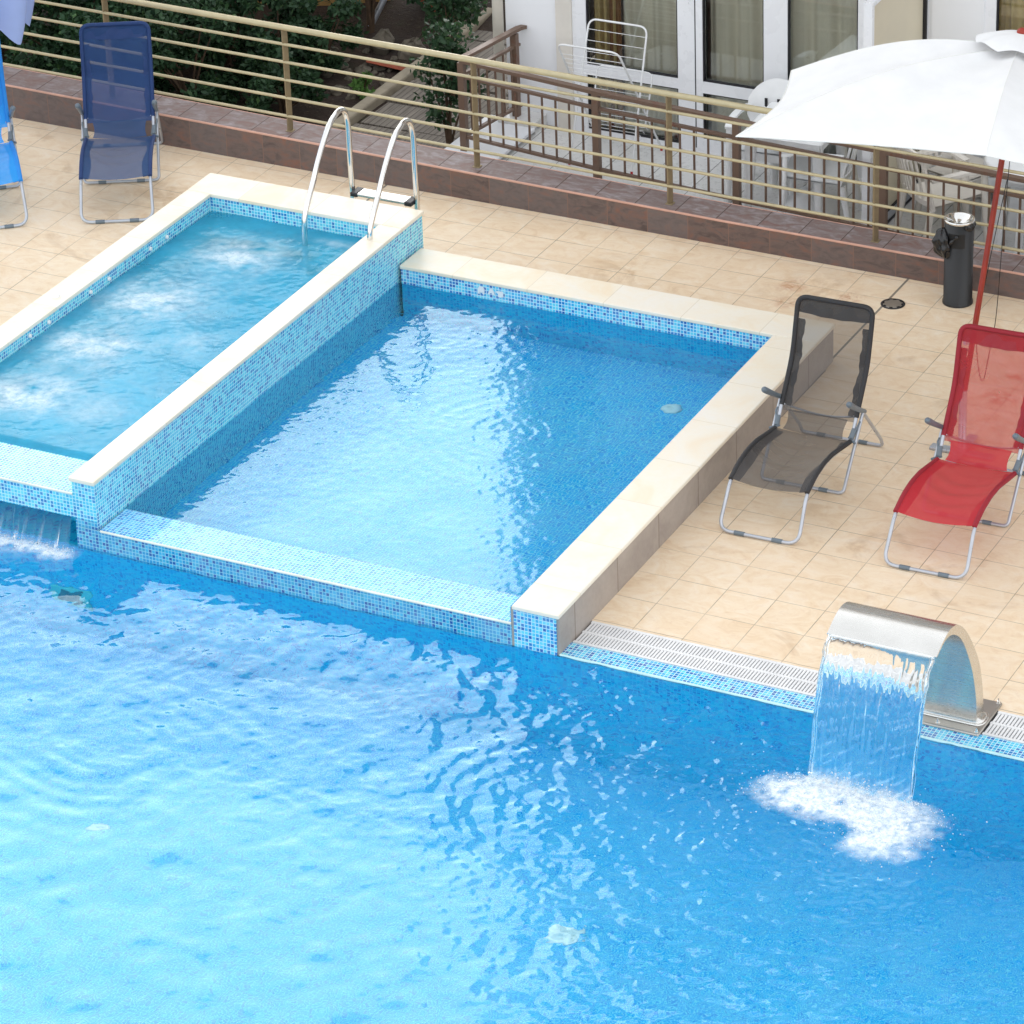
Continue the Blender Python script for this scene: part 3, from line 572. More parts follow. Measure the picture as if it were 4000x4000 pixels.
def z_spa(X, Y, nx, ny, dx):
    act = 0.45+0.9*sum(blob(X, Y, c[0], c[1], c[2], c[3]) for c in BUB[:4])
    h = 0.085*act*field(nx, ny, dx, 0.03, 0.14, 1.8, 21)+0.03*field(nx, ny, dx, 0.2, 0.6, 2.2, 22)
    e = np.clip((Y+1.70)/0.1, 0, 1)*0.9+0.1
    return ZSW+h*e-0.024*np.exp(-((Y+1.716)/0.035)**2)
def f_spa(X, Y):
    n = field(X.shape[1], X.shape[0], 0.0125, 0.05, 0.5, 1.6, 23); n = n/np.std(n)
    return np.clip(sum(c[4]*blob(X, Y, *c[:4]) for c in BUB)*(0.60+0.18*n), 0, 0.62)
def warp_s(X, Y):
    t = (X+5.2)/1.42; u = (Y+1.70)/(sb_i+0.01+1.70); l = (li_f-0.006)*(1-u)+(li_b-0.006)*u; r = (si_f+0.006)*(1-u)+(si_b+0.006)*u
    return l+(r-l)*t, Y
kind(water_grid('spa_pool_water', -5.2, -3.78, -1.716, sb_i+0.01, 0.0125, z_spa, f_spa, M['water_spa'], warp=warp_s), 'structure')
# thin film over the spa ledge and the sheet that drops from it
b = MB(); rs = np.random.RandomState(5)
for k in range(3):
    x = -5.1+k*0.47+rs.uniform(-.03, .03); y = YF-0.02-rs.uniform(0, .03); r = rs.uniform(0.0008, 0.0015)
    b.tube([(x, y, 0.22), (x+rs.uniform(-.006, .006), y-0.03, 0.12), (x+rs.uniform(-.012, .012), y-0.06, 0.0)], [r*0.6, r, r*0.8], 6)
b.grid(lambda u, v: (-5.2+u*1.43, YF-0.016-0.075*v**1.3+0.005*math.sin(u*61+v*3)*v+0.004*math.sin(u*143+2*v)*v+0.003*math.sin(u*290)*v, 0.215-0.22*v), 120, 8)
tag(b.build('water_curtain', M['water_fall']), 'thin curtain of water dripping from the spa overflow into the big pool', 'water')

# fountain sheet
XA0, XA1 = 1.684, 2.334
def sheet_p(u, t):
    x = XA0+(XA1-XA0)*u+(-0.018*(1-u)-0.026*u)*t/0.39
    return x, -2.580-0.67*t, 0.838-0.27*t-4.9*t*t
b = MB(); nu, nv = 130, 70
rs = np.random.RandomState(9); rip = field(256, 256, 0.01, 0.025, 0.20, 1.7, 31); rip = rip/np.std(rip); rip2 = field(256, 256, 0.01, 0.025, 0.20, 1.7, 32); rip2 = rip2/np.std(rip2)
def samp(f, u, v): return f[int(v*70) % 256, int(u*150) % 256]
def side(sgn, f):
    def fn(u, v):
        t = 0.395*v; x, y, z = sheet_p(u, t); amp = 0.0027*min(1, v*5)*(1-0.72*min(1, max(0, v-0.45)/0.4))
        th = 0.004+amp*(0.5*samp(f, u, v*0.55)); e = min(u, 1-u); th += 0.007*math.exp(-(e/0.018)**2)
        return (x+0.004*math.sin(v*9+u*40)*v, y+sgn*th, z+0.001*sgn)
    return fn
b.grid(side(-1, rip), nu, nv); b.grid(side(1, rip2), nu, nv)
n1 = (nu+1)*(nv+1)
for j in range(nv):
    for i, fl in ((0, True), (nu, False)):
        a_, b_, c_, d_ = j*(nu+1)+i, (j+1)*(nu+1)+i, n1+(j+1)*(nu+1)+i, n1+j*(nu+1)+i
        b.f.append((a_, b_, c_, d_) if fl else (d_, c_, b_, a_)); b.sm.append(True)
for u0 in (0.004, 0.996, 0.975, 0.03):
    pts = []; rr = []
    for k in range(26):
        t = 0.39*(k+1.0)/27; x, y, z = sheet_p(u0, t); pts.append((x+0.004*math.sin(k*0.9+u0*50), y-0.004, z)); rr.append(0.0045+0.0035*math.sin(k*1.3+u0*9)**2)
    b.tube(pts, rr, 7)
tag(b.build('water_curtain', M['water_fall']), 'clear rippled sheet of water falling from the steel fountain lip into the pool', 'water')

# foam drops
def ico(r):
    t = (1+5**0.5)/2; v = [Vector(p).normalized()*r for p in ((-1, t, 0), (1, t, 0), (-1, -t, 0), (1, -t, 0), (0, -1, t), (0, 1, t), (0, -1, -t), (0, 1, -t), (t, 0, -1), (t, 0, 1), (-t, 0, -1), (-t, 0, 1))]
    f = [(0, 11, 5), (0, 5, 1), (0, 1, 7), (0, 7, 10), (0, 10, 11), (1, 5, 9), (5, 11, 4), (11, 10, 2), (10, 7, 6), (7, 1, 8), (3, 9, 4), (3, 4, 2), (3, 2, 6), (3, 6, 8), (3, 8, 9), (4, 9, 5), (2, 4, 11), (6, 2, 10), (8, 6, 7), (9, 8, 1)]
    return np.array(v), np.array(f)
iv, fi = ico(1.0)
def drops(name, P, rad, mat):
    n = len(P); V = (P[:, None, :]+iv[None]*rad[:, None, None]).reshape(-1, 3); Fc = (fi[None]+12*np.arange(n)[:, None, None]).reshape(-1, 3)
    me = bpy.data.meshes.new(name); me.vertices.add(len(V)); me.vertices.foreach_set('co', V.astype(np.float32).ravel()); me.loops.add(Fc.size); me.loops.foreach_set('vertex_index', Fc.astype(np.int32).ravel())
    me.polygons.add(len(Fc)); me.polygons.foreach_set('loop_start', np.arange(0, Fc.size, 3, dtype=np.int32)); me.polygons.foreach_set('loop_total', np.full(len(Fc), 3, np.int32)); me.polygons.foreach_set('use_smooth', np.ones(len(Fc), bool))
    me.update(calc_edges=True); me.materials.append(mat); o = bpy.data.objects.new(name, me); COL.objects.link(o); return o
rs = np.random.RandomState(3); P = []; Rr = []
def scatter(n, cx, cy, sx, sy, zc, zs, r0, r1, back=None):
    x = cx+rs.randn(n)*sx; y = cy+rs.randn(n)*sy
    if back is not None: y = np.where(y > back, 2*back-y-rs.rand(n)*0.03, y)
    fall = np.exp(-((x-cx)/sx/1.6)**2-((y-cy)/sy/1.6)**2)
    z = ZW+0.002+np.abs(rs.randn(n))*zs*(0.25+fall)+zc*fall*rs.rand(n); P.append(np.stack([x, y, z], 1)); Rr.append(r0+(r1-r0)*rs.rand(n)**2.2)
scatter(500, 1.80, -2.95, 0.17, 0.09, 0.05, 0.012, 0.0015, 0.006, -2.83); scatter(600, 2.22, -3.00, 0.19, 0.11, 0.05, 0.012, 0.0015, 0.006, -2.84)
scatter(260, 2.0, -2.88, 0.25, 0.03, 0.09, 0.03, 0.0015, 0.006, -2.84); scatter(260, 2.25, -3.25, 0.2, 0.14, 0.0, 0.004, 0.0015, 0.005); scatter(120, 1.55, -3.05, 0.16, 0.12, 0.0, 0.006, 0.0015, 0.005)
scatter(80, 2.0, -3.05, 0.36, 0.22, 0.0, 0.012, 0.0012, 0.0035)
kind(drops('splash_foam', np.vstack(P), np.concatenate(Rr), M['foam']), 'stuff', 'white splashing foam where the fountain water hits the pool', 'foam')
P = []; Rr = []; n = 1300
n = 500; x = -5.15+rs.rand(n)*1.42; y = -2.25+rs.randn(n)*0.035; P.append(np.stack([x, y, ZW+0.002+np.abs(rs.randn(n))*0.008], 1)); Rr.append(0.002+0.004*rs.rand(n)**2)
kind(drops('spill_foam', np.vstack(P), np.concatenate(Rr), M['foam']), 'stuff', 'line of white foam below the spa overflow at the left edge', 'foam')

# ------------------------------------------------------------------ brown kerb and pool railing
kb = thing('kerb_wall', 'low dark brown tiled kerb wall behind the pool deck, under the railing', 'kerb')
xs = [-12, -10, -8, -6, -4, -1.8, 1, 4, 8]
def kd(x): return 0.30+(-0.5-x)*0.004
b = MB()
for a_, c_ in zip(xs[:-1], xs[1:]):
    b.quad((a_, ky(a_), -0.02), (c_, ky(c_), -0.02), (c_, ky(c_), kz(c_)-0.012), (a_, ky(a_), kz(a_)-0.012))
    b.quad((c_, ky(c_)+kd(c_), -0.9), (a_, ky(a_)+kd(a_), -0.9), (a_, ky(a_)+kd(a_), kz(a_)-0.004), (c_, ky(c_)+kd(c_), kz(c_)-0.004))
b.build('face_tiles', M['kerb'], kb)
b = MB()
for a_, c_ in zip(xs[:-1], xs[1:]): b.quad((a_, ky(a_)+0.012, kz(a_)), (c_, ky(c_)+0.012, kz(c_)), (c_, ky(c_)+kd(c_), kz(c_)), (a_, ky(a_)+kd(a_), kz(a_)))
b.build('top_tiles', M['kerb_top'], kb)
b = MB(); b.tube([(x, ky(x)+0.006, kz(x)-0.005) for x in xs], 0.0095, 8); b.tube([(x, ky(x)+kd(x), kz(x)-0.003) for x in xs], 0.006, 6); b.build('edge_trim', M['trim'], kb)
rl = thing('pool_railing', 'champagne metal railing with five thin bars on top of the brown kerb', 'railing')
def ry(x): return 3.832+(-1.5-x)*0.0145
def rz_(x): return 1.078+(-0.64-x)*0.006
xr = [-12, 8]
MB().tube([(x, ry(x), rz_(x)) for x in xr], 0.024, 14).build('handrail', M['gold'], rl)
for dz in (0.135, 0.283, 0.432, 0.582, 0.735):
    MB().tube([(x, ry(x)-0.010, rz_(x)-dz) for x in xr], 0.0125, 8).build('bar', M['gold'], rl)
for x in (-10.53, -8.88, -7.23, -5.585, -3.93, -2.298, -0.639, 1.01, 2.66, 4.3, 5.96):
    b = MB(); p0 = (x, ry(x)+0.006, kz(x)); b.strap([p0, (x, ry(x)+0.006, rz_(x)-0.055), (x, ry(x)+0.002, rz_(x)-0.02)], (0.35, 1, 0), 0.05, 0.014); b.rbox(-0.03, 0.03, -0.03, 0.03, 0, 0.006, 0.004, Matrix.Translation(p0)); b.build('post', M['gold_dark'], rl)

# ------------------------------------------------------------------ pool ladder
ld = thing('pool_ladder', 'polished steel pool ladder arching over the far coping of the spa', 'pool ladder', (-3.96, 2.12, 0))
def smooth_path(pts, n=6):
    P = [Vector(p) for p in pts]; P = [P[0]*2-P[1]]+P+[P[-1]*2-P[-2]]; out = []
    for i in range(1, len(P)-2):
        for k in range(n):
            t = k/n; a, b_, c_, d_ = P[i-1], P[i], P[i+1], P[i+2]
            out.append(0.5*((2*b_)+(c_-a)*t+(2*a-5*b_+4*c_-d_)*t*t+(3*b_-a-3*c_+d_)*t**3))
    out.append(P[-2]); return out
for x in (-4.229, -3.691):
    xx = x+3.96
    MB().tube(smooth_path([(xx, 0.365, 0.0), (xx, 0.352, 0.45), (xx, 0.342, 0.85), (xx, 0.338, 1.08), (xx, 0.300, 1.19), (xx, 0.225, 1.228), (xx, 0.135, 1.205), (xx, 0.045, 1.155), (xx-0.002, -0.09, 1.00), (xx-0.004, -0.21, 0.82), (xx-0.006, -0.327, 0.65), (xx-0.006, -0.36, 0.52), (xx-0.006, -0.365, 0.30), (xx-0.006, -0.365, -0.22)]), 0.0215, 14).build('rail', M['chrome'], ld)
for y, z in ((0.325, 0.556), (-0.365, 0.17), (-0.365, -0.06)):
    b = MB(); b.rbox(-0.25, 0.25, y-0.035, y+0.075, z-0.02, z, 0.006)
    for i in range(9):
        for j in range(3): b.lathe([(0.006, z+0.0005), (0.004, z+0.003)], -0.17+i*0.0425, y-0.012+j*0.03, 8)
    st = b.build('step', M['steel'], ld)
    for sx in (-1, 1): MB().rbox(sx*0.225-0.03, sx*0.225+0.03, y-0.04, y+0.08, z-0.026, z+0.004, 0.008).build('step_cap', M['gasket'], st)

# ------------------------------------------------------------------ loungers
def prof(y, P=((0.182, 0.300), (0.32, 0.350), (0.47, 0.370), (0.62, 0.362), (0.94, 0.300))):
    for (a, b_), (c_, d_) in zip(P[:-1], P[1:]):
        if y <= c_: return b_+(d_-b_)*(y-a)/(c_-a)
    return P[-1][1]
BK = [(1.02, 0.375), (1.09, 0.475), (1.25, 0.705), (1.345, 1.075)]
def bprof(t):
    L = [math.dist(BK[i], BK[i+1]) for i in range(3)]; s_ = t*sum(L)
    for i in range(3):
        if s_ <= L[i] or i == 2: f = s_/L[i]; return BK[i][0]+(BK[i+1][0]-BK[i][0])*f, BK[i][1]+(BK[i+1][1]-BK[i][1])*f
        s_ -= L[i]
def lounger(label, fab, slv, sfab, x, y, heading, seed=0):
    t = thing('sun_lounger', label, 'sun lounger', (x, y, 0), heading-R(90), 'folding fabric sun loungers on the deck')
    h, h2 = 0.263, 0.290; rs = random.Random(seed)
    fp = fillet([(-h, 0.96, 0.300), (-h, 0.47, 0.370), (-h, 0.182, 0.300), (-h-0.012, 0.0, 0.013), (h+0.012, 0.0, 0.013), (h, 0.182, 0.300), (h, 0.47, 0.370), (h, 0.96, 0.300)], [0, .16, .08, .085, .085, .08, .16, 0], 7)
    fo = MB().tube(fp, 0.0125, 10).build('foot_frame', M['silver'], t)
    for sx in (-0.13, 0.13): MB().tube([(sx-0.035, 0, 0.014), (sx+0.035, 0, 0.014)], 0.0155, 10).build('foot_pad', M['plastic_gray'], fo)
    bp = fillet([(-h, 0.985, 0.325), (-h, 1.09, 0.475), (-h, 1.25, 0.705), (-h, 1.35, 1.085), (h, 1.35, 1.085), (h, 1.25, 0.705), (h, 1.09, 0.475), (h, 0.985, 0.325)], [0, .1, .1, .07, .07, .1, .1, 0], 7)
    MB().tube(bp, 0.0125, 10).build('back_frame', M['silver'], t)
    b = MB().tube([(-h+2*h*k/12, 1.06+0.07*math.sin(math.pi*k/12), 0.43-0.075*math.sin(math.pi*k/12)) for k in range(13)], 0.008, 8); b.build('brace', M['silver'], t)
    for y0, name in ((0.755, 'front_leg_frame'), (1.485, 'rear_leg_frame')):
        pth = fillet([(-h2, 1.105, 0.445), (-h2, y0+(0.045 if y0 < 1 else -0.03), 0.075), (-h2, y0, 0.013), (h2, y0, 0.013), (h2, y0+(0.045 if y0 < 1 else -0.03), 0.075), (h2, 1.105, 0.445)], [0, .05, .07, .07, .05, 0], 6)
        lf = MB().tube(pth, 0.0115, 10).build(name, M['silver'], t)
        for sx in (-0.15, 0.15): MB().tube([(sx-0.03, y0, 0.014), (sx+0.03, y0, 0.014)], 0.0145, 10).build('foot_pad', M['plastic_gray'], lf)
    for sx in (-1, 1):
        ap = [(sx*h2, 1.135, 0.437), (sx*h2, 1.06, 0.480), (sx*h2, 0.94, 0.556), (sx*(h2+0.004), 0.86, 0.610), (sx*(h2+0.006), 0.835, 0.628)]
        b = MB().tube(ap, [0.015, 0.017, 0.019, 0.022, 0.021], 12); b.lathe([(0.0205, 0), (0.017, 0.012), (0.008, 0.018)], 0, 0, 12, mt=Matrix.Translation(ap[-1]) @ Matrix.Rotation(R(55), 4, 'X')); b.build('armrest', M['plastic_gray'], t)
        b = MB().tube([(sx*(h-0.002), 0.965, 0.312), (sx*(h+0.006), 1.01, 0.362)], 0.019, 10); b.tube([(sx*(h-0.02), 0.975, 0.312), (sx*(h2+0.012), 0.930, 0.300)], 0.009, 8); b.tube([(sx*(h+0.012), 0.99, 0.34), (sx*(h2), 1.02, 0.39), (sx*h2, 1.05, 0.40)], 0.007, 6)
        b.build('hinge', M['plastic_gray'], t)
    def sag(u, v): return math.sin(math.pi*u)**0.8
    def seat(u, v):
        yy = 0.178+v*0.765; x_ = -h+2*h*u; s_ = sag(u, v); w = 0.008*math.sin(u*7+v*30+seed+2*math.sin(u*5))*s_*math.sin(math.pi*min(1, v*1.1))
        return x_, yy-0.035*s_*(1-v)**2, prof(yy)+0.008-0.055*s_*(0.25+math.sin(math.pi*v))+w
    b = MB().grid(seat, 24, 34)
    def neck(u, v):
        x_ = (-h+2*h*u)*(0.80-0.05*math.sin(math.pi*v)); s_ = sag(u, v); y0, z0, y1, z1 = 0.943, prof(0.943)+0.008, BK[0][0]+0.02, BK[0][1]+0.03
        return x_, y0+(y1-y0)*v+0.02*s_*math.sin(math.pi*v), z0+(z1-z0)*v-s_*(0.014*(1-v)+0.02*math.sin(math.pi*v))-0.01*math.sin(math.pi*v)
    b.grid(neck, 20, 10); b.build('seat_fabric', sfab, t)
    def back(u, v):
        yy, zz = bprof(0.03+v*0.955); x_ = -h+2*h*u; s_ = sag(u, v); w = 0.004*math.sin(u*11+v*19+seed)*s_
        return x_, yy+0.004+0.03*s_*math.sin(math.pi*v)**0.7+w, zz
    b = MB().grid(back, 22, 34); b.build('back_fabric', fab, t)
    # sleeves: fabric folded round the tubes, with the doubled strips beside them
    for sx in (-1, 1):
        b = MB(); b.tube([(sx*h, 0.178+k*0.765/14, prof(0.178+k*0.765/14)) for k in range(15)], 0.0165, 10)
        b.grid(lambda u, v: (sx*(h-0.004-u*0.052*(1+0.25*math.sin(v*7))), 0.185+v*0.75, prof(0.185+v*0.75)-0.004-0.035*u*(0.3+math.sin(math.pi*v))), 4, 20)
        b.build('seat_sleeve', slv, t)
    b = MB(); n = len(bp)
    q = [Vector(p) for p in bp if p[2] > 0.405]; b.tube(q, 0.0165, 10)
    for sx in (-1, 1):
        b.grid(lambda u, v: (sx*(h-0.004-u*(0.055+0.004*math.sin(v*21+seed)+0.003*math.sin(v*47))), bprof(0.07+v*0.75)[0]+0.012+0.008*math.sin(v*16)*u, bprof(0.07+v*0.75)[1]), 4, 30)
    b.grid(lambda u, v: ((-h+0.01)+2*(h-0.01)*u, bprof(1-0.13*v-0.02*math.sin(math.pi*u)*v)[0]+0.012+0.004*math.sin(u*22+v*4), bprof(1-0.13*v-0.02*math.sin(math.pi*u)*v)[1]+0.006), 24, 4)
    b.build('back_sleeve', slv, t)
    return t
lounger('charcoal grey sun lounger with silver frame, alone beside the raised wading pool wall', M['fab_gray'], M['slv_gray'], M['seat_gray'], 0.245, -0.316, 1.596, 1)
lounger('red mesh sun lounger with silver frame under the white parasol', M['fab_red'], M['slv_red'], M['seat_red'], 1.382, -0.312, 1.594, 4)
lounger('navy blue sun lounger with silver frame beside the spa coping, facing the pool', M['fab_navy'], M['slv_navy'], M['seat_navy'], -6.221, 2.328, 2.081, 2)
lounger('bright sky blue sun lounger cut off by the left edge', M['fab_blue'], M['slv_blue'], M['fab_blue'], -7.037, 1.842, 2.246, 3)

# ------------------------------------------------------------------ white parasol
um = thing('parasol', 'large white parasol with a leaning red-brown pole behind the red lounger', 'parasol', (1.01, 1.305, 0))
O = Vector((1.01, 1.305, 0)); A = Vector((1.149, 1.818, 2.719)); ax_ = Vector((0.051, 0.199, 0.979)); ex = Vector((0.975, 0.202, -0.092)); ey = Vector((-0.216, 0.959, -0.184))
b = MB(); b.rbox(-0.22, 0.22, -0.035, 0.035, 0, 0.022, 0.006); b.rbox(-0.035, 0.035, -0.22, 0.22, 0.0225, 0.04, 0.006); b.lathe([(0.034, 0.04), (0.034, 0.06), (0.027, 0.065), (0.027, 0.47)], 0, 0, 18); b.build('stand', M['silver'], um)
MB().tube([Vector((0, 0, 0.40)), A-O-ax_*0.02], 0.0195, 14).build('pole', M['pole_red'], um)
MB().tube([Vector((0.005, 0.02, 0.80)), Vector((0.008, 0.03, 0.86))], 0.022, 12).build('pole_joint', M['silver'], um)
hs, dc, dm = 1.481, 0.509, 0.387
V8 = []
for a_, b_, d_, adj in ((-1, -1, dc, -0.030), (0, -1, dm, 0.034), (1, -1, dc, 0), (1, 0, dm, 0), (1, 1, dc, 0), (0, 1, dm+0.12, 0), (-0.86, 0.80, dc+0.16, 0), (-1, 0, dm, 0.030)):
    V8.append(A+ex*(hs*a_)+ey*(hs*b_)-ax_*d_+cr*adj-O)
A0 = A-O
def canopy_pt(i, s_, r):   # sector i, s_ across, r from the apex
    p, q = V8[i], V8[(i+1) % 8]; e = p*(1-s_)+q*s_; w = math.sin(math.pi*s_)
    e = A0+(e-A0)*(1-0.055*w)
    return A0+(e-A0)*r+ax_*(0.12*math.sin(math.pi*min(1, r))*(1-0.55*w)-0.03*w*r*r)
b = MB()
for i in range(8): b.grid(lambda u, v: canopy_pt(i, u, 0.03+0.97*v), 12, 16)
cn = b.build('canopy', M['canvas'], um)
b = MB()
for i in range(8):
    b.tube([canopy_pt(i, k/12, 1.0) for k in range(13)], 0.004, 6); b.tube([canopy_pt(i, 0, 0.08+0.92*k/14)+ax_*0.001 for k in range(15)], 0.0016, 6)
b.build('seam', M['seam'], cn)
b = MB()
def vent(u, v):
    a2 = 2*math.pi*u; r = 0.29*v; k = abs(math.cos(4*a2))
    return A0+ex*(r*math.cos(a2))+ey*(r*math.sin(a2))+ax_*(0.095-0.055*v*v-0.028*v**3*(1-0.6*k)+0.006*math.sin(7*a2)*v*v)
b.grid(vent, 64, 8); b.build('vent_cap', M['canvas'], um)
MB().lathe([(0.03, 0), (0.036, 0.015), (0.03, 0.03), (0.012, 0.04)], 0, 0, 16, mt=Matrix.Translation(A0+ax_*0.088)).build('finial', M['pole_red'], um)
for i in range(8): MB().tube([canopy_pt(i, 0, 0.05+0.93*k/8)-ax_*0.022 for k in range(9)], 0.008, 8).build('rib', M['pole_red'], um)
cordp = [(1.203, 1.5, 1.937), (1.12, 1.5, 1.47), (1.064, 1.5, 1.135), (1.019, 1.5, 0.879), (1.030, 1.5, 0.62), (1.055, 1.5, 0.48), (1.069, 1.5, 0.464), (1.083, 1.5, 0.49), (1.110, 1.5, 0.66), (1.152, 1.5, 0.942), (1.181, 1.5, 1.481), (1.207, 1.5, 1.937), (1.2, 1.6, 2.3)]
MB().tube(smooth_path([Vector(p)-O for p in cordp]), 0.0028, 6).build('cord', M['bag'], um)

# folded pale blue parasol at the far left
fu = thing('parasol', 'folded pale blue parasol hanging in at the top left corner', 'parasol', (-7.68, 2.66, 0))
b = MB(); b.lathe([(0.15, 0), (0.15, 0.06), (0.12, 0.08), (0.03, 0.09), (0.03, 0.30)], 0, 0, 24); b.build('stand', M['conc'], fu)
MB().tube([(0, 0, 0.1), (0, 0, 2.55)], 0.018, 12).build('pole', M['white_wire'], fu)
def fold(u, v):
    a2 = 2*math.pi*u; pl = math.cos(8*a2); r = (0.03+0.66*v**0.8)*(1+0.16*pl*v)*(1.0-0.38*max(0, v-0.72)/0.28)
    z = 2.5-1.12*v-0.10*v*(1+pl)*max(0, v-0.7)/0.3
    return r*math.cos(a2), r*math.sin(a2), z
MB().grid(fold, 128, 22).build('canopy', M['canvas_blue'], fu)

# ------------------------------------------------------------------ litter bin, floor drain
bn = thing('litter_bin', 'black cylindrical litter bin with steel ashtray top standing against the kerb', 'litter bin', (0.135, 3.488, 0))
b = MB(); b.lathe([(0.110, 0.0), (0.110, 0.018), (0.104, 0.024), (0.104, 0.648), (0.100, 0.650)], 0, 0, 40, capt=False); body = b.build('body', M['bin'], bn)
def slot(x0, x1, z0, z1, r_, name, mat):
    b = MB()
    def fn(u, v):
        a2 = R(-90)+(x0+(x1-x0)*u); return r_*math.cos(a2), r_*math.sin(a2), z0+(z1-z0)*v
    b.grid(fn, 12, 6); return b.build(name, mat, body)
slot(R(-24), R(44), 0.462, 0.572, 0.1052, 'opening', M['black'])
b = MB(); b.lathe([(0.1045, 0.636), (0.110, 0.640), (0.111, 0.654), (0.104, 0.660), (0.096, 0.656), (0.030, 0.612), (0.028, 0.600)], 0, 0, 40, capb=False); b.lathe([(0.028, 0.604), (0.010, 0.606)], 0, 0, 20); ash = b.build('ashtray', M['chrome'], bn)
MB().lathe([(0.026, 0.611), (0.014, 0.612)], 0, -0.004, 20, capb=True).build('opening', M['black'], ash)
rs = random.Random(4); b = MB()
def bagp(u, v):
    a2 = 2*math.pi*u; f = math.sin(math.pi*min(1, v*1.02+0.02)); r = (0.078*f**0.6)*(1+0.18*math.sin(5*a2+3*v)+0.12*math.sin(9*a2-7*v)+0.08*math.sin(17*v+2*a2))
    return -0.092+0.02*v+r*math.cos(a2), -0.068-0.018*v+0.75*r*math.sin(a2), 0.592-0.235*v
b.grid(bagp, 40, 26); b.tube(smooth_path([(0.035, -0.112, 0.565), (0.0, -0.120, 0.53), (-0.04, -0.118, 0.48), (-0.082, -0.112, 0.43)]), [0.010+0.006*math.sin(k) for k in range(19)], 7); b.build('bin_bag', M['bag'], bn)
b = MB(); b.grid(lambda u, v: ((0.106+0.010*math.sin(math.pi*v)*(1+0.5*math.sin(u*25)))*math.cos(R(-50)+u*R(80)), (0.106+0.010*math.sin(math.pi*v)*(1+0.5*math.sin(u*25)))*math.sin(R(-50)+u*R(80)), 0.64-0.06*v*(0.5+0.5*math.sin(math.pi*u))), 24, 6); b.build('bin_bag', M['bag'], bn)
dr = thing('floor_drain', 'round dark floor drain cover in the tiles behind the grey lounger', 'drain cover', (-0.276, 3.272, 0))
MB().lathe([(0.088, 0.0), (0.088, 0.005), (0.078, 0.006), (0.074, 0.003)], 0, 0, 32).build('rim', M['bin'], dr)
b = MB(); b.lathe([(0.072, 0.0045), (0.070, 0.006)], 0, 0, 32); b.build('plate', M['steel_dull'], dr)
b = MB()
for k in range(8): b.box(0.062, 0.076, -0.012, 0.012, 0.004, 0.0075, Matrix.Rotation(R(45*k+10), 4, 'Z'))
b.build('notches', M['black'], dr)

# ------------------------------------------------------------------ steel fountain
ft = thing('fountain', 'arched brushed steel fountain bolted to the pool edge, pouring a water sheet', 'fountain', (2.0, -1.82, 0))
outer = [(-1.785, 0.03), (-1.800, 0.150), (-1.824, 0.259), (-1.881, 0.425), (-1.995, 0.610), (-2.119, 0.766), (-2.239, 0.866), (-2.330, 0.900), (-2.400, 0.903), (-2.475, 0.884), (-2.582, 0.836)]
inner = [(-1.902, 0.03), (-1.910, 0.140), (-1.930, 0.240), (-1.997, 0.434), (-2.112, 0.640), (-2.200, 0.755), (-2.299, 0.832), (-2.380, 0.866), (-2.430, 0.871), (-2.490, 0.862), (-2.580, 0.829)]
o2 = [(0, p.y, p.z) for p in smooth_path([(0, y, z) for y, z in outer], 4)]; i2 = [(0, p.y, p.z) for p in smooth_path([(0, y, z) for y, z in inner], 4)]
x0, x1 = -0.33, 0.34; oy = 1.82; b = MB(); n = len(o2)
b.grid(lambda u, v: (x0+(x1-x0)*u, o2[round(v*(n-1))][1]+oy, o2[round(v*(n-1))][2]), 1, n-1)
b.grid(lambda u, v: (x1+(x0-x1)*u, i2[round(v*(n-1))][1]+oy, i2[round(v*(n-1))][2]), 1, n-1)
for x, fl in ((x0, 1), (x1, 0)):
    for k in range(n-1):
        q = [(x, o2[k][1]+oy, o2[k][2]), (x, o2[k+1][1]+oy, o2[k+1][2]), (x, i2[k+1][1]+oy, i2[k+1][2]), (x, i2[k][1]+oy, i2[k][2])]; b.quad(*(q if fl else q[::-1]))
q = [(x0, o2[-1][1]+oy, o2[-1][2]), (x1, o2[-1][1]+oy, o2[-1][2]), (x1, i2[-1][1]+oy, i2[-1][2]), (x0, i2[-1][1]+oy, i2[-1][2])]; b.quad(*q)
b.build('arch', M['steel'], ft)
b = MB(); b.rbox(-0.40, 0.395, -0.192, 0.212, 0.004, 0.016, 0.012); pl = b.build('base_plate', M['steel_dull'], ft)
b = MB(); b.rbox(-0.375, 0.385, -0.105, 0.055, 0.024, 0.045, 0.05); b.rbox(-0.36, 0.37, -0.095, 0.045, 0.016, 0.024, 0.045); b.build('collar', M['steel'], ft)
for x, y in ((0.375, -0.172), (0.375, 0.192), (-0.38, -0.172), (-0.38, 0.192), (0.13, -0.165), (-0.12, -0.165)):
    MB().lathe([(0.015, 0.016), (0.015, 0.019), (0.009, 0.020), (0.009, 0.030), (0.005, 0.032), (0.005, 0.045)], x, y, 6, smooth=False).build('bolt', M['chrome'], pl)

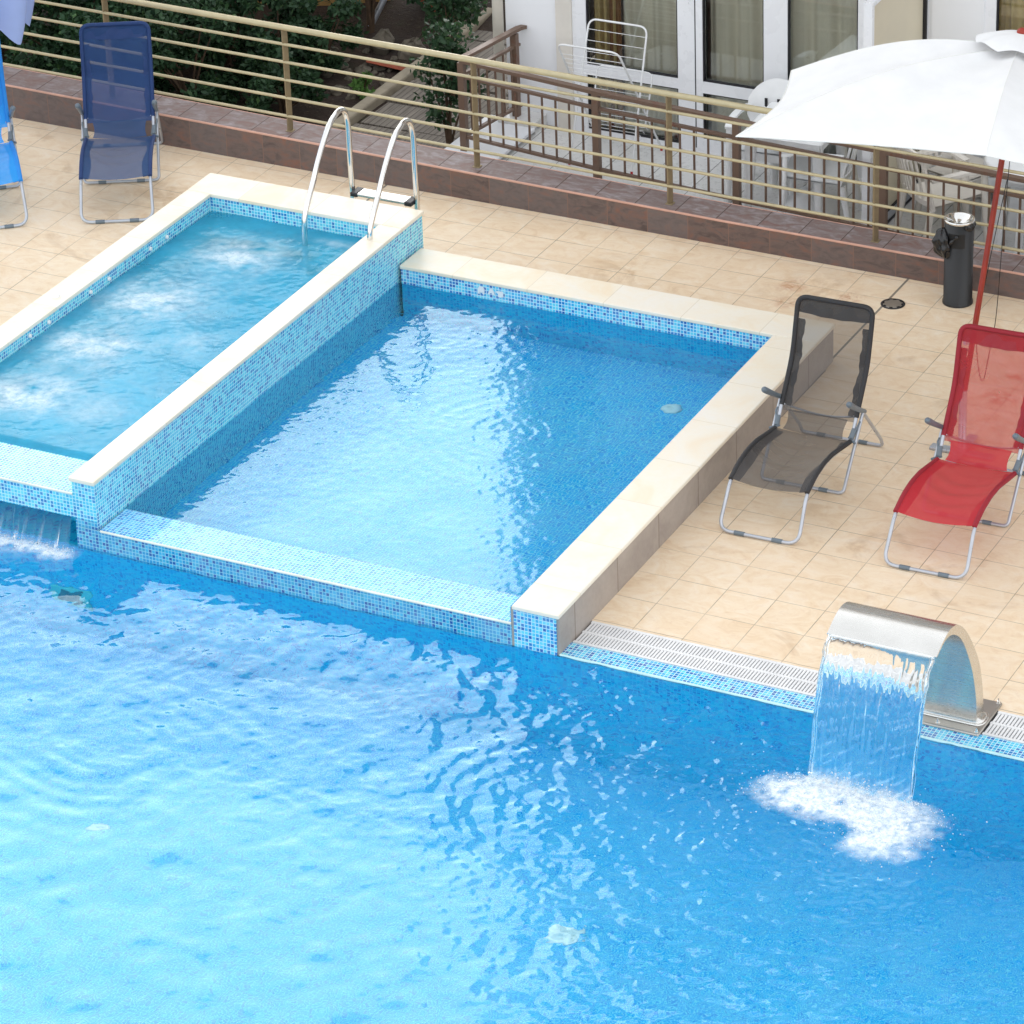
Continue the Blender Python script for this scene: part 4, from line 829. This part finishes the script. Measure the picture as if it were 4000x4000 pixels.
# ------------------------------------------------------------------ terrace and building behind
ZT = -0.35; YW = 6.03
kind(MB().prism([(-4.90, 6.02), (-4.90, 5.14), (-4.62, 4.98), (-4.30, 4.12), (9, 4.02), (9, 6.02)], -0.55, ZT).build('terrace_floor', M['terrace']), 'structure')
sb = thing('step_block', 'white capped block with turquoise front at the fence corner', 'block', (-4.72, 5.08, ZT))
b = MB(); b.box(-0.18, 0.05, -0.20, 0.16, -0.18, 0.03); b.build('block', plain('turquoise_paint', srgb(120, 186, 172), 0.6, 0, 0.15, 9), sb)
b = MB(); b.box(-0.19, 0.30, -0.21, 0.85, 0.031, 0.055); b.build('cap', M['white_paint'], sb)
bd = thing('apartment_building', 'white apartment building with glazed terrace doors behind the fence', 'building', (0, YW, ZT))
ZH = 9.4
b = MB()
def wall(x0, x1, z0, z1): b.quad((x0, 0, z0-ZT), (x1, 0, z0-ZT), (x1, 0, z1-ZT), (x0, 0, z1-ZT))
wall(-4.77, -4.157, ZT, 1.80); wall(-1.62, -1.145, ZT, 1.80); wall(0.95, 9, ZT, 1.80)
b.quad((-4.157, 0, 2.15), (-1.62, 0, 2.15), (-1.62, 0.12, 2.15), (-4.157, 0.12, 2.15))
b.build('front_wall', M['white_paint'], bd)
b = MB(); wall(-4.77, 9, 1.80, ZH); b.build('upper_wall', plain('tan_upper_wall', (0.34, 0.27, 0.21, 1), 0.8, 0, 0.08, 2), bd)
MB().box(-4.77, 9, 0.005, 10, ZH-ZT, ZH-ZT+0.25).build('roof', M['conc'], bd)
b = MB(); b.quad((-4.77, 10, 0), (-4.77, 0, 0), (-4.77, 0, ZH-ZT), (-4.77, 10, ZH-ZT)); b.quad((9, 0, 0), (9, 10, 0), (9, 10, ZH-ZT), (9, 0, ZH-ZT)); b.quad((9, 10, 0), (-4.77, 10, 0), (-4.77, 10, ZH-ZT), (9, 10, ZH-ZT)); b.build('side_wall', M['white_paint'], bd)
b = MB(); b.quad((-4.7, 2.4, 0), (9, 2.4, 0), (9, 2.4, 2.6), (-4.7, 2.4, 2.6)); b.quad((-4.7, 0.1, 0.0), (9, 0.1, 0), (9, 2.4, 0), (-4.7, 2.4, 0)); b.quad((-4.7, 0.1, 2.6), (9, 0.1, 2.6), (9, 2.4, 2.6), (-4.7, 2.4, 2.6)); b.build('room', M['room'], bd)
MB().tube([(-4.825, -0.03, 0.0), (-4.825, -0.03, ZH-ZT)], 0.045, 14).build('downpipe', plain('beige_downpipe', srgb(196, 190, 178), 0.5), bd)
MB().box(-4.30, -4.158, -0.035, 0.05, 0.0, 2.15).build('door_reveal', M['cream_plastic'], bd)
MB().box(-4.76, -4.42, -0.22, -0.001, 0.0, 0.10).build('plinth', M['terrace'], bd)
def pane_frame(xs, zs, y0, y1, name, parent, cells):
    # frame bars between the glazed cells (x0,x1,z0,z1)
    b = MB(); xs = sorted(xs); zs = sorted(zs)
    for i in range(len(xs)-1):
        for j in range(len(zs)-1):
            cx, cz = (xs[i]+xs[i+1])/2, (zs[j]+zs[j+1])/2
            if not any(c[0] < cx < c[1] and c[2] < cz < c[3] for c in cells): b.box(xs[i], xs[i+1], y0, y1, zs[j], zs[j+1])
    return b.build(name, M['pvc'], parent)
def door(x0, x1, cells, gaps=()):
    xs = {x0, x1}; zs = {0.0, 2.149}
    for c in cells: xs |= {c[0], c[1]}; zs |= {c[2], c[3]}
    f = pane_frame(xs, zs, -0.02, 0.05, 'terrace_door', bd, cells)
    for c in cells:
        MB().box(c[0]+0.004, c[1]-0.004, 0.018, 0.026, c[2]+0.004, c[3]-0.004).build('glass_pane', M['glass'], f)
        g = MB()
        for a_ in ((c[0], c[0]+0.012, c[2], c[3]), (c[1]-0.012, c[1], c[2], c[3])): g.box(a_[0], a_[1], -0.0205, 0.017, a_[2], a_[3]) if False else g.box(a_[0]+0.0005, a_[1], -0.012, 0.017, a_[2]+0.001, a_[3]-0.001)
        for z in (c[2], c[3]-0.012): g.box(c[0]+0.013, c[1]-0.013, -0.012, 0.017, z+0.0005, z+0.012)
        g.build('gasket', M['gasket'], f)
    g = MB()
    for x in gaps: g.box(x-0.004, x+0.004, -0.0225, -0.019, 0.03, 2.12)
    if gaps: g.build('joint', M['gasket'], f)
    for x in gaps:
        MB().box(x-0.075, x-0.05, -0.032, -0.020, 0.90+0.35, 1.02+0.35).build('hinge', M['pvc'], f)
def zz(z): return z-ZT
door(-4.157, -1.62, [(-4.035, -3.226, zz(-0.312), zz(0.162)), (-4.035, -3.226, zz(0.249), 2.08), (-3.010, -2.481, zz(-0.236), zz(0.158)), (-3.010, -2.481, zz(0.256), 2.08), (-2.278, -1.685, zz(-0.236), zz(0.158)), (-2.278, -1.685, zz(0.256), 2.08)], (-3.072,))
door(-1.145, 0.95, [(-0.557, 0.22, zz(-0.236), 2.08)], ())
MB().box(-1.075, -0.65, -0.028, -0.0205, 0.06, 2.1).build('door_panel', M['white_paint'], bd)
MB().box(-1.00, -0.40, -0.045, -0.0285, 0.02, 0.20).build('vent_cover', plain('grey_metal_cover', srgb(178, 178, 176), 0.5), bd)
# storeys above (seen only as reflections)
for k in range(2):
    for x0 in (-4.0, -1.9, 0.9, 3.4):
        f = MB().box(x0, x0+1.3, -0.02, 0.0, 3.1+k*3-0.35, 5.1+k*3-0.35).build('window', M['pvc'], bd); MB().box(x0+0.08, x0+1.22, -0.026, -0.021, 3.2+k*3-0.35, 5.0+k*3-0.35).build('pane', M['glass'], f)
def curtain(x0, x1, y, mat, label, folds, seed, amp=0.03, top=2.2):
    rs = random.Random(seed); ph = [rs.uniform(0, 6) for _ in range(4)]
    b = MB(); b.grid(lambda u, v: (x0+(x1-x0)*u, y+amp*math.sin(folds*u*6.283+ph[0]+0.5*math.sin(v*2))+0.5*amp*math.sin(folds*2.3*u*6.283+ph[1]), ZT+0.02+top*v), 90, 3)
    tag(b.build('curtain', mat), label, 'curtain')
curtain(-4.03, -3.80, 6.14, M['curtain_gold'], 'gold curtain drawn to the left side of the first terrace door', 3, 1)
curtain(-3.90, -3.78, 6.125, M['curtain_brown'], 'dark brown curtain strip behind the drying rack', 1.5, 2, 0.02)
curtain(-3.78, -3.20, 6.16, M['curtain_net'], 'pale net curtain in the first terrace door, behind the drying rack', 2.6, 3, 0.022)
curtain(-3.02, -2.45, 6.17, M['curtain_net'], 'grey net curtain in the middle terrace door', 2.4, 4, 0.022)
curtain(-2.30, -1.60, 6.16, M['curtain_net'], 'net curtain in the terrace door just left of the partition', 2.8, 5, 0.022)
curtain(-0.60, 0.30, 6.16, M['curtain_gold'], 'beige curtain in the door right of the partition above the parasol', 6, 6)
pt = thing('terrace_partition', 'cream partition panel with white post dividing the two terraces', 'partition', (-1.153, 4.90, ZT))
MB().box(-0.012, 0.012, 0.045, 1.105, 0.10, 1.90).build('panel', M['cream_panel'], pt)
MB().box(-0.035, 0.035, 0.0, 0.044, 0.0, 1.93).build('post', M['pvc'], pt)
MB().box(-0.035, 0.035, 0.0441, 1.105, 1.901, 1.93).build('top_rail', M['pvc'], pt)
MB().box(-0.03, 0.03, 0.0441, 1.105, 0.03, 0.098).build('bottom_rail', M['silver'], pt)
b = MB(); b.box(-0.034, 0.034, 0.0442, 1.105, 0.008, 0.029); b.box(0.0125, 0.030, 0.05, 1.10, 0.0985, 0.112); b.box(-0.02, 0.04, 1.085, 1.112, 0.113, 1.90); b.build('gasket', M['gasket'], pt)

# ------------------------------------------------------------------ brown terrace fence
fe = thing('terrace_fence', 'brown iron fence with vertical balusters round the lower terrace', 'fence', (-4.746, 5.198, ZT))
FP = [(-4.746, 5.198), (-3.471, 5.015), (-2.218, 4.893), (-0.965, 4.785), (0.28, 4.675), (1.53, 4.56), (2.78, 4.45)]
base = Vector((-4.746, 5.198, 0))
def L(p, z): return Vector((p[0], p[1], z))-base
def run(P, zt_, zm, zb, nb):
    for a_, c_ in zip(P[:-1], P[1:]):
        dv = (Vector(c_)-Vector(a_)).normalized(); wd = Vector((-dv.y, dv.x, 0))
        m = MB(); m.strap([L(a_, zt_), L(c_, zt_)], wd, 0.055, 0.028); m.build('top_rail', M['brown_paint'], fe)
        MB().strap([L(a_, zm), L(c_, zm)], wd, 0.034, 0.022).build('rail', M['brown_paint'], fe)
        MB().strap([L(a_, zb), L(c_, zb)], wd, 0.034, 0.022).build('rail', M['brown_paint'], fe)
        for k in range(1, nb+1):
            t = k/(nb+1); p = (a_[0]+(c_[0]-a_[0])*t, a_[1]+(c_[1]-a_[1])*t)
            MB().tube([L(p, zb+0.011), L(p, zm-0.011)], 0.0105, 4).build('baluster', M['brown_paint'], fe)
zt0, zm0, zb0 = 0.49+0.335, 0.49+0.20, 0.175
run(FP, zt0, zm0, zb0, 9)
run([(-4.746, 5.198), (-4.62, 5.96)], zt0+0.015, zm0+0.015, zb0, 6)
MB().strap([L((-4.62, 5.96), zt0+0.015), L((-4.60, 6.02), zt0+0.01)], (1, 0, 0), 0.055, 0.028).build('top_rail', M['brown_paint'], fe)
for p in FP+[(-4.63, 5.90)]:
    MB().box(-0.027, 0.027, -0.027, 0.027, 0.0, zt0-0.014, Matrix.Translation(L(p, 0))).build('post', M['brown_paint'], fe)

# ------------------------------------------------------------------ drying rack
rk = thing('drying_rack', 'folding white wire clothes drying rack on the terrace', 'drying rack', (-3.62, 5.55, ZT))
def uframe(y0, y1, zt_, h, name):
    o = MB().tube(fillet([(-h-0.02, y0, 0.02), (-h, y1, zt_), (h, y1, zt_), (h+0.02, y0, 0.02)], 0.075, 6), 0.0085, 8).build(name, M['white_wire'], rk)
    for sx in (-1, 1): MB().tube([(sx*(h+0.02), y0, 0.0), (sx*(h+0.02), y0, 0.03)], 0.011, 8).build('foot_cap', M['red_plastic'], o)
uframe(-0.18, 0.20, 1.11, 0.255, 'leg_frame'); uframe(0.36, -0.36, 1.10, 0.265, 'leg_frame')
b = MB()
for k in range(5):
    t = 0.93-0.075*k; b.tube([(-0.256, -0.18+0.38*t, 1.11*t), (0.256, -0.18+0.38*t, 1.11*t)], 0.0028, 6)
    t = 0.90-0.045*k; b.tube([(-0.265, 0.36-0.72*t, 1.10*t), (0.265, 0.36-0.72*t, 1.10*t)], 0.0026, 6)
b.build('top_wires', M['white_wire'], rk)
MB().tube(fillet([(-0.23, 0.16, 0.28), (-0.24, 0.30, 0.68), (0.25, 0.30, 0.68), (0.24, 0.16, 0.28)], 0.06, 5), 0.007, 8).build('shelf_frame', M['white_wire'], rk)
b = MB()
for k in range(5): t = 0.9-0.17*k; b.tube([(-0.235, 0.16+0.14*t, 0.28+0.4*t), (0.245, 0.16+0.14*t, 0.28+0.4*t)], 0.0026, 6)
for k in range(6): b.tube([(-0.24, 0.02+k*0.055, 0.27+0.005*k), (0.25, 0.02+k*0.055, 0.27+0.005*k)], 0.0026, 6)
for sx in (-1, 1):
    for k in range(4): b.tube([(sx*0.245, 0.02+k*0.07, 0.27), (sx*0.245, 0.06+k*0.07, 0.23)], 0.003, 6)
b.build('shelf_wires', M['white_wire'], rk)

# ------------------------------------------------------------------ plastic furniture on the terraces
def chair(label, loc, rz, mat, style):
    t = thing('plastic_chair', label, 'chair', loc, rz, 'moulded plastic terrace chairs')
    def seat(u, v): return -0.22+0.44*u, -0.23+0.44*v, 0.43-0.02*math.sin(math.pi*u)*math.sin(math.pi*v)-0.03*v+0.012*(1-v)**6
    b = MB().grid(seat, 10, 10); b.grid(lambda u, v: (0.22-0.44*u, -0.23+0.44*v, 0.415-0.02*math.sin(math.pi*u)*math.sin(math.pi*v)-0.03*v), 10, 10); b.box(-0.222, 0.222, -0.24, -0.226, 0.37, 0.432); b.build('seat', mat, t)
    for sx in (-1, 1):
        MB().tube([(sx*0.235, -0.25, 0.0), (sx*0.225, -0.225, 0.36), (sx*0.23, -0.21, 0.62)], [0.026, 0.03, 0.026], 6).build('leg', mat, t)
        MB().tube([(sx*0.225, 0.30, 0.0), (sx*0.215, 0.23, 0.38)], [0.024, 0.03], 6).build('leg', mat, t)
        MB().strap(smooth_path([(sx*0.23, -0.24, 0.615), (sx*0.245, -0.10, 0.640), (sx*0.245, 0.08, 0.635), (sx*0.22, 0.24, 0.62)]), (1, 0, 0), 0.055, 0.022).build('armrest', mat, t)
    def bkp(x, z): return x, 0.215+(z-0.40)*0.24+0.10*(1-(x/0.24)**2)*0.4, z
    if style == 'slats':
        b = MB(); b.strap([bkp(-0.235+0.47*k/10, 0.80+0.04*math.sin(math.pi*k/10)) for k in range(11)], (0, 0.24, 1), 0.075, 0.018)
        for sx in (-1, 1): b.strap([bkp(sx*(0.222), 0.38+0.43*k/6) for k in range(7)], (1, 0, 0), 0.05, 0.018)
        for k in range(5): b.strap([bkp(-0.13+0.065*k, 0.42), bkp(-0.14+0.07*k, 0.80)], (1, 0, 0), 0.03, 0.010)
        b.strap([bkp(-0.22+0.44*k/8, 0.42) for k in range(9)], (0, 0.24, 1), 0.05, 0.016); b.build('backrest', mat, t)
    else:
        b = MB(); rd = style == 'oval'
        def pt_(u, v):
            x = -0.24+0.48*u; w = math.sqrt(max(0, 1-(x/0.25)**2)) if rd else 1.0
            z = (0.60-0.22*w*(1 if rd else 0.9)+(0.44*w if rd else 0.40)*v) if rd else 0.42+0.42*v+0.03*math.sin(math.pi*u)*v
            return bkp(x, z)
        b.grid(pt_, 18, 8); b.grid(lambda u, v: (pt_(1-u, v)[0], pt_(1-u, v)[1]+0.014, pt_(1-u, v)[2]), 18, 8); br = b.build('backrest', mat, t)
        hm = M['gasket'] if rd else M['hole']
        if rd:
            for k in range(3): x, y, z = bkp(-0.10+0.10*k, 0.62); MB().rbox(x-0.012, x+0.012, y-0.006, y-0.002, z-0.05, z+0.05, 0.001).build('back_hole', hm, br)
        else:
            for i in range(4):
                for j in range(3):
                    if (i+j) % 2 == 0: x, y, z = bkp(-0.12+0.08*i, 0.58+0.075*j); MB().box(x-0.017, x+0.017, y-0.006, y-0.002, z-0.018, z+0.018).build('back_hole', hm, br)
    return t
chair('white round-backed plastic chair behind the square table', (-2.22, 5.46, ZT), R(185), M['white_plastic'], 'oval').rotation_euler = (0, 0, R(5))
chair('white plastic armchair with slatted back tucked under the square table', (-1.66, 5.16, ZT), R(-78), M['white_plastic'], 'slats')
chair('cream slat-backed plastic chair seen from behind, next to the partition', (-0.62, 5.16, ZT), R(140), M['cream_plastic'], 'slats')
chair('cream plastic chair standing between the round table and the partition', (-0.62, 5.62, ZT), R(65), M['cream_plastic'], 'slats')
chair('white plastic chair with square holes in its back, behind the round table', (-0.22, 5.74, ZT), R(10), M['white_plastic'], 'holes')
chair('white plastic chair at the right edge behind the fence', (0.36, 5.02, ZT), R(-95), M['white_plastic'], 'holes')
def table_square():
    t = thing('plastic_table', 'square white plastic table mostly hidden by the parasol canopy', 'table', (-1.90, 5.30, ZT), R(3))
    MB().rbox(-0.33, 0.33, -0.33, 0.33, 0.69, 0.72, 0.03).build('tabletop', M['white_plastic'], t)
    b = MB()
    for s_ in (-1, 1): b.box(-0.30, 0.30, s_*0.30-0.01, s_*0.30+0.01, 0.62, 0.689); b.box(s_*0.30-0.01, s_*0.30+0.01, -0.288, 0.288, 0.62, 0.689)
    b.build('apron', M['white_plastic'], t)
    for sx in (-1, 1):
        for sy in (-1, 1): MB().tube([(sx*0.29, sy*0.29, 0.0), (sx*0.265, sy*0.265, 0.69)], [0.03, 0.055], 4).build('leg', M['white_plastic'], t)
table_square()
t = thing('plastic_table', 'round white plastic table right of the partition', 'table', (0.0, 5.38, ZT))
MB().lathe([(0.33, 0.665), (0.36, 0.675), (0.36, 0.69), (0.35, 0.70)], 0, 0, 40).build('tabletop', M['white_plastic'], t)
MB().lathe([(0.30, 0.60), (0.31, 0.664)], 0, 0, 40).build('apron', M['white_plastic'], t)
for k in range(4):
    a_ = R(45+90*k); MB().strap([(0.30*math.cos(a_), 0.30*math.sin(a_), 0.0), (0.25*math.cos(a_), 0.25*math.sin(a_), 0.35), (0.27*math.cos(a_), 0.27*math.sin(a_), 0.62)], (-math.sin(a_), math.cos(a_), 0), 0.13, 0.03).build('leg', M['white_plastic'], t)
t = thing('parasol_stand', 'white stepped round parasol stand on the floor under the square table', 'parasol stand', (-1.79, 5.33, ZT))
MB().lathe([(0.235, 0.0), (0.235, 0.035), (0.19, 0.05), (0.185, 0.075), (0.14, 0.09), (0.135, 0.115), (0.09, 0.13), (0.085, 0.15), (0.045, 0.17)], 0, 0, 36).build('foot', M['white_plastic'], t)
MB().lathe([(0.03, 0.171), (0.03, 0.42)], 0, 0, 20).build('tube', M['white_plastic'], t)

# ------------------------------------------------------------------ garden behind the kerb
ZG = -0.60
def ground_z(x, y): return ZG+0.05*math.sin(x*1.7)+0.05*math.sin(y*2.3+x)+max(0, y-6.4)*0.05
b = MB(); b.grid(lambda u, v: (-16+11.05*u, 4.0+14*v, ground_z(-16+11.05*u, 4.0+14*v)), 60, 70); kind(b.build('garden_ground', M['soil']), 'structure')
kind(MB().box(-4.95, 9.2, 4.0, 16.2, -0.9, -0.552).build('ground_slab', M['conc']), 'structure')
bw = thing('boardwalk', 'weathered grey grooved boardwalk leading past the building corner', 'boardwalk', (-5.58, 4.3, -0.50))
yy = 0.0; rs = random.Random(2)
for k in range(13):
    w = 0.50; b = MB()
    for i in range(2):
        x0 = -0.50+i*0.50; b.box(x0+0.006, x0+0.494, yy+0.01, yy+w-0.02, -0.05+rs.uniform(-.006, .006), rs.uniform(-.008, .01), Matrix.Rotation(R(rs.uniform(-.8, .8)), 4, 'Z'))
    b.build('board_panel', M['wood_old'], bw); yy += w
MB().box(-0.62, -0.515, 1.2, 6.4, -0.16, 0.07).build('edging', M['conc'], bw, 0.02)
ow = thing('garden_wall', 'ochre rendered wall far behind the bushes', 'wall', (-7.5, 8.3, ZG))
MB().box(-2.6, 0.35, 0, 0.25, -0.2, 1.9, Matrix.Rotation(R(14), 4, 'Z')).build('wall', M['ochre'], ow)
pp = tag(MB().tube([(-7.02, 7.75, ZG+0.1), (-6.75, 8.05, ZG+0.75)], 0.03, 10).build('pipe', M['silver']), 'grey pipe leaning beside the ochre wall', 'pipe')
def rock(x, y, r, seed, mat, name, label, cat, flat=0.6, group=None):
    rs = np.random.RandomState(seed); b = MB(); ph = rs.rand(6)*6
    def fn(u, v):
        th = math.pi*v; a = 2*math.pi*u; rr = r*(1+0.22*math.sin(2*a+ph[0])*math.sin(th)+0.18*math.sin(3*a+ph[1]+2*th)+0.14*math.cos(4*th+ph[2]+a*0)*math.sin(th))
        return rr*math.sin(th)*math.cos(a), rr*math.sin(th)*math.sin(a)*0.8, rr*math.cos(th)*flat
    b.grid(fn, 10, 7, False); o = b.build(name, mat); o.location = (x, y, ground_z(x, y)+r*0.25); o.rotation_euler = (rs.uniform(-.4, .4), rs.uniform(-.4, .4), rs.uniform(0, 6)); tag(o, label, cat, group)
rs = np.random.RandomState(12)
rock(-6.72, 7.42, 0.15, 5, M['rock'], 'rubble_stone', 'largest pale rubble stone in the garden under the bush', 'stone', 0.8)
rock(-6.42, 7.40, 0.13, 8, M['rock'], 'rubble_stone', 'pale pointed stone right of the largest rubble stone', 'stone', 0.8)
for k in range(26):
    x = -6.72+rs.randn()*0.24; y = 6.85+rs.randn()*0.36
    if x > -6.12: x = -6.25
    rock(x, y, 0.025+0.045*rs.rand()**1.5, 20+k, M['rock'], 'rubble_stone', 'small rubble stone scattered in the garden soil', 'stone', 0.7, 'small rubble stones in the garden')
for k, (x, y, a) in enumerate(((-6.45, 6.98, 2.0), (-6.72, 8.3, 1.2))):
    b = MB(); b.grid(lambda u, v: (0.09*math.cos(math.pi*(0.15+0.7*u)), -0.17+0.34*v, 0.05*math.sin(math.pi*(0.15+0.7*u))), 8, 2); b.grid(lambda u, v: (0.078*math.cos(math.pi*(0.85-0.7*u)), -0.17+0.34*v, 0.038*math.sin(math.pi*(0.85-0.7*u))), 8, 2)
    o = b.build('roof_tile', M['terracotta']); o.location = (x, y, ground_z(x, y)+0.02); o.rotation_euler = (0.25, 0.2, a); tag(o, ('broken terracotta roof tile lying on the rubble', 'orange roof tile farther back by the pipe')[k], 'roof tile')

def leaves(n, pts, rng, size, droop=0.3):
    V = np.zeros((n, 4, 3)); c = pts
    d = rng.randn(n, 3); d[:, 2] -= droop; d /= np.linalg.norm(d, axis=1)[:, None]
    s = rng.randn(n, 3); s[:, 2] *= 0.5; s -= d*(s*d).sum(1)[:, None]; s /= np.linalg.norm(s, axis=1)[:, None]
    l = size*(0.65+0.7*rng.rand(n))[:, None]; w = l*0.28; nn = np.cross(d, s)
    V[:, 0] = c; V[:, 1] = c+d*l*0.5+s*w+nn*l*0.06; V[:, 2] = c+d*l; V[:, 3] = c+d*l*0.5-s*w+nn*l*0.06
    return V.reshape(-1, 3)
def quads(name, V, mat, parent):
    n = len(V)//4; me = bpy.data.meshes.new(name); me.vertices.add(len(V)); me.vertices.foreach_set('co', V.astype(np.float32).ravel()); me.loops.add(4*n); me.loops.foreach_set('vertex_index', np.arange(4*n, dtype=np.int32))
    me.polygons.add(n); me.polygons.foreach_set('loop_start', np.arange(0, 4*n, 4, dtype=np.int32)); me.polygons.foreach_set('loop_total', np.full(n, 4, np.int32)); me.update(calc_edges=True); me.materials.append(mat)
    o = bpy.data.objects.new(name, me); COL.objects.link(o); o.parent = parent; return o
def bush(label, x, y, rx, ry_, h, n, mat, seed, size=0.062, name='bush', cat='bush', low=0.1, nclump=26):
    rng = np.random.RandomState(seed); z0 = ground_z(x, y); t = thing(name, label, cat, (x, y, z0))
    b = MB(); C = []
    for k in range(nclump):
        a = rng.rand()*6.283; r = rng.rand()**0.5; zc = low+(h-low)*rng.rand()**0.8; k2 = math.sqrt(max(0.12, 1-((zc-h*0.45)/(h*0.62))**2))
        C.append((rx*r*k2*math.cos(a), ry_*r*k2*math.sin(a), zc))
    C = np.array(C)
    for k in range(0, nclump, 2):
        c = C[k]; b.tube(smooth_path([(0.02*math.cos(k), 0.02*math.sin(k), -0.05), (c[0]*0.25, c[1]*0.25, c[2]*0.45), tuple(c)], 4), [0.018-0.0018*i for i in range(9)], 6)
    b.build('trunk', M['bark'], t)
    m = n//nclump; P = []
    for c in C:
        s = (0.10+0.13*rng.rand())*max(rx, h)*0.75; q = rng.randn(m, 3); q /= np.linalg.norm(q, axis=1)[:, None]; P.append(c+q*s*(0.35+0.65*rng.rand(m)[:, None]**0.5)*np.array([1, 1, 0.75]))
    P = np.vstack(P); P[:, 2] = np.maximum(P[:, 2], 0.02)
    quads('crown', leaves(len(P), P, rng, size), mat, t)
    return t
D, Bq, Lg = M['leaf_dark'], M['leaf_blue'], M['leaf_light']
bush('dense dark bush behind the railing at the far left, above the blue lounger', -9.45, 5.55, 0.85, 0.8, 1.35, 9000, D, 1, nclump=38)
bush('dark bush directly behind the navy lounger and railing', -8.35, 5.45, 0.80, 0.8, 1.25, 9600, D, 2, nclump=40)
bush('dark bush behind the railing right of the navy lounger', -7.50, 5.50, 0.66, 0.66, 1.10, 8000, Bq, 3, nclump=34)
bush('tall dark bush in the second row behind the navy lounger', -8.95, 6.9, 0.9, 0.8, 1.6, 8800, Bq, 4, nclump=38)
bush('tall dark bush left of the ochre wall', -7.85, 6.65, 0.72, 0.65, 1.45, 8000, D, 5, nclump=34)
bush('back row bush at the top left corner of the garden', -10.3, 6.9, 1.0, 0.9, 1.7, 8000, D, 6, nclump=36)
bush('dark rounded bush between the ochre wall and the railing post', -7.12, 6.35, 0.40, 0.40, 0.95, 3000, Bq, 16, nclump=20)
bush('mid green bush over the soil between the rubble and the railing', -6.90, 6.75, 0.30, 0.32, 0.75, 1900, Bq, 17, 0.058, nclump=16)
bush('loose dark bush behind the largest rubble stone', -6.75, 8.35, 0.45, 0.35, 0.9, 2200, D, 18, 0.06, nclump=18)
bush('overhanging bush in front of the ochre wall', -7.02, 7.75, 0.42, 0.4, 1.5, 2400, Bq, 7, low=0.7)
bush('low spreading bush beside the boardwalk', -6.75, 5.75, 0.42, 0.5, 0.62, 2300, Bq, 8, 0.06, nclump=18)
bush('small leafy bush hanging over the rubble in the back', -6.35, 8.05, 0.50, 0.4, 1.0, 2600, D, 9, low=0.3)
bush('light green low weeds in the back by the building corner', -5.9, 8.9, 0.7, 0.6, 0.35, 1600, Lg, 10, 0.06, 'weed_patch', 'weeds', 0.03, 18)
bush('small bright green weed by the boardwalk edging', -6.32, 6.35, 0.14, 0.14, 0.20, 240, Lg, 11, 0.055, 'weed', 'weed', 0.03, 6)
bush('small bright weed in front of the low spreading bush', -7.05, 5.15, 0.2, 0.18, 0.3, 300, Lg, 12, 0.055, 'weed', 'weed', 0.03, 6)
bush('dark climbing shrub growing at the terrace fence corner', -5.06, 5.52, 0.20, 0.26, 1.15, 1500, Bq, 13, 0.062, 'climbing_plant', 'plant', 0.25, 18)
bush('leafy shrub behind the climbing plant, over the boardwalk', -5.55, 6.55, 0.28, 0.25, 1.15, 1100, Bq, 14, 0.062, low=0.6, nclump=14)

# tall trees beyond the garden; only their reflection and shade reach the picture
def tree(label, x, y, h, r, n, seed):
    rng = np.random.RandomState(seed); t = thing('garden_tree', label, 'tree', (x, y, ZG), 0, 'tall trees beyond the garden')
    b = MB(); b.tube(smooth_path([(0, 0, -0.1), (0.06, 0.03, h*0.3), (-0.05, 0.06, h*0.6), (0.03, 0, h*0.93)]), [0.16-0.0072*k for k in range(19)], 10); C = []
    for k in range(44):
        a = rng.rand()*6.283; z = h*(0.30+0.66*rng.rand()); q = r*math.sqrt(max(0.05, 1-((z-h*0.6)/(h*0.42))**2))*rng.rand()**0.5; C.append((q*math.cos(a), q*math.sin(a), z))
        if k % 3 == 0: b.tube(smooth_path([(0, 0, z*0.72), (C[-1][0]*0.5, C[-1][1]*0.5, z*0.9), C[-1]], 4), [0.05-0.005*i for i in range(9)], 6)
    b.build('trunk', M['bark'], t); C = np.array(C); m = n//44; q = rng.randn(44, m, 3); q /= np.linalg.norm(q, axis=2)[..., None]
    P = (C[:, None]+q*(0.35+0.4*rng.rand(44, 1, 1))*(0.4+0.6*rng.rand(44, m, 1)**0.5)).reshape(-1, 3); quads('crown', leaves(len(P), P, rng, 0.13), M['leaf_dark'], t)
tree('tall dark tree beyond the garden, nearest to the building', -10.3, 10.4, 6.7, 1.5, 11000, 61)
tree('tall dark tree in the middle of the row beyond the garden', -12.9, 9.8, 6.9, 1.7, 11000, 62)
tree('tall dark tree farthest from the building beyond the garden', -15.4, 9.0, 7.0, 1.8, 11000, 63)
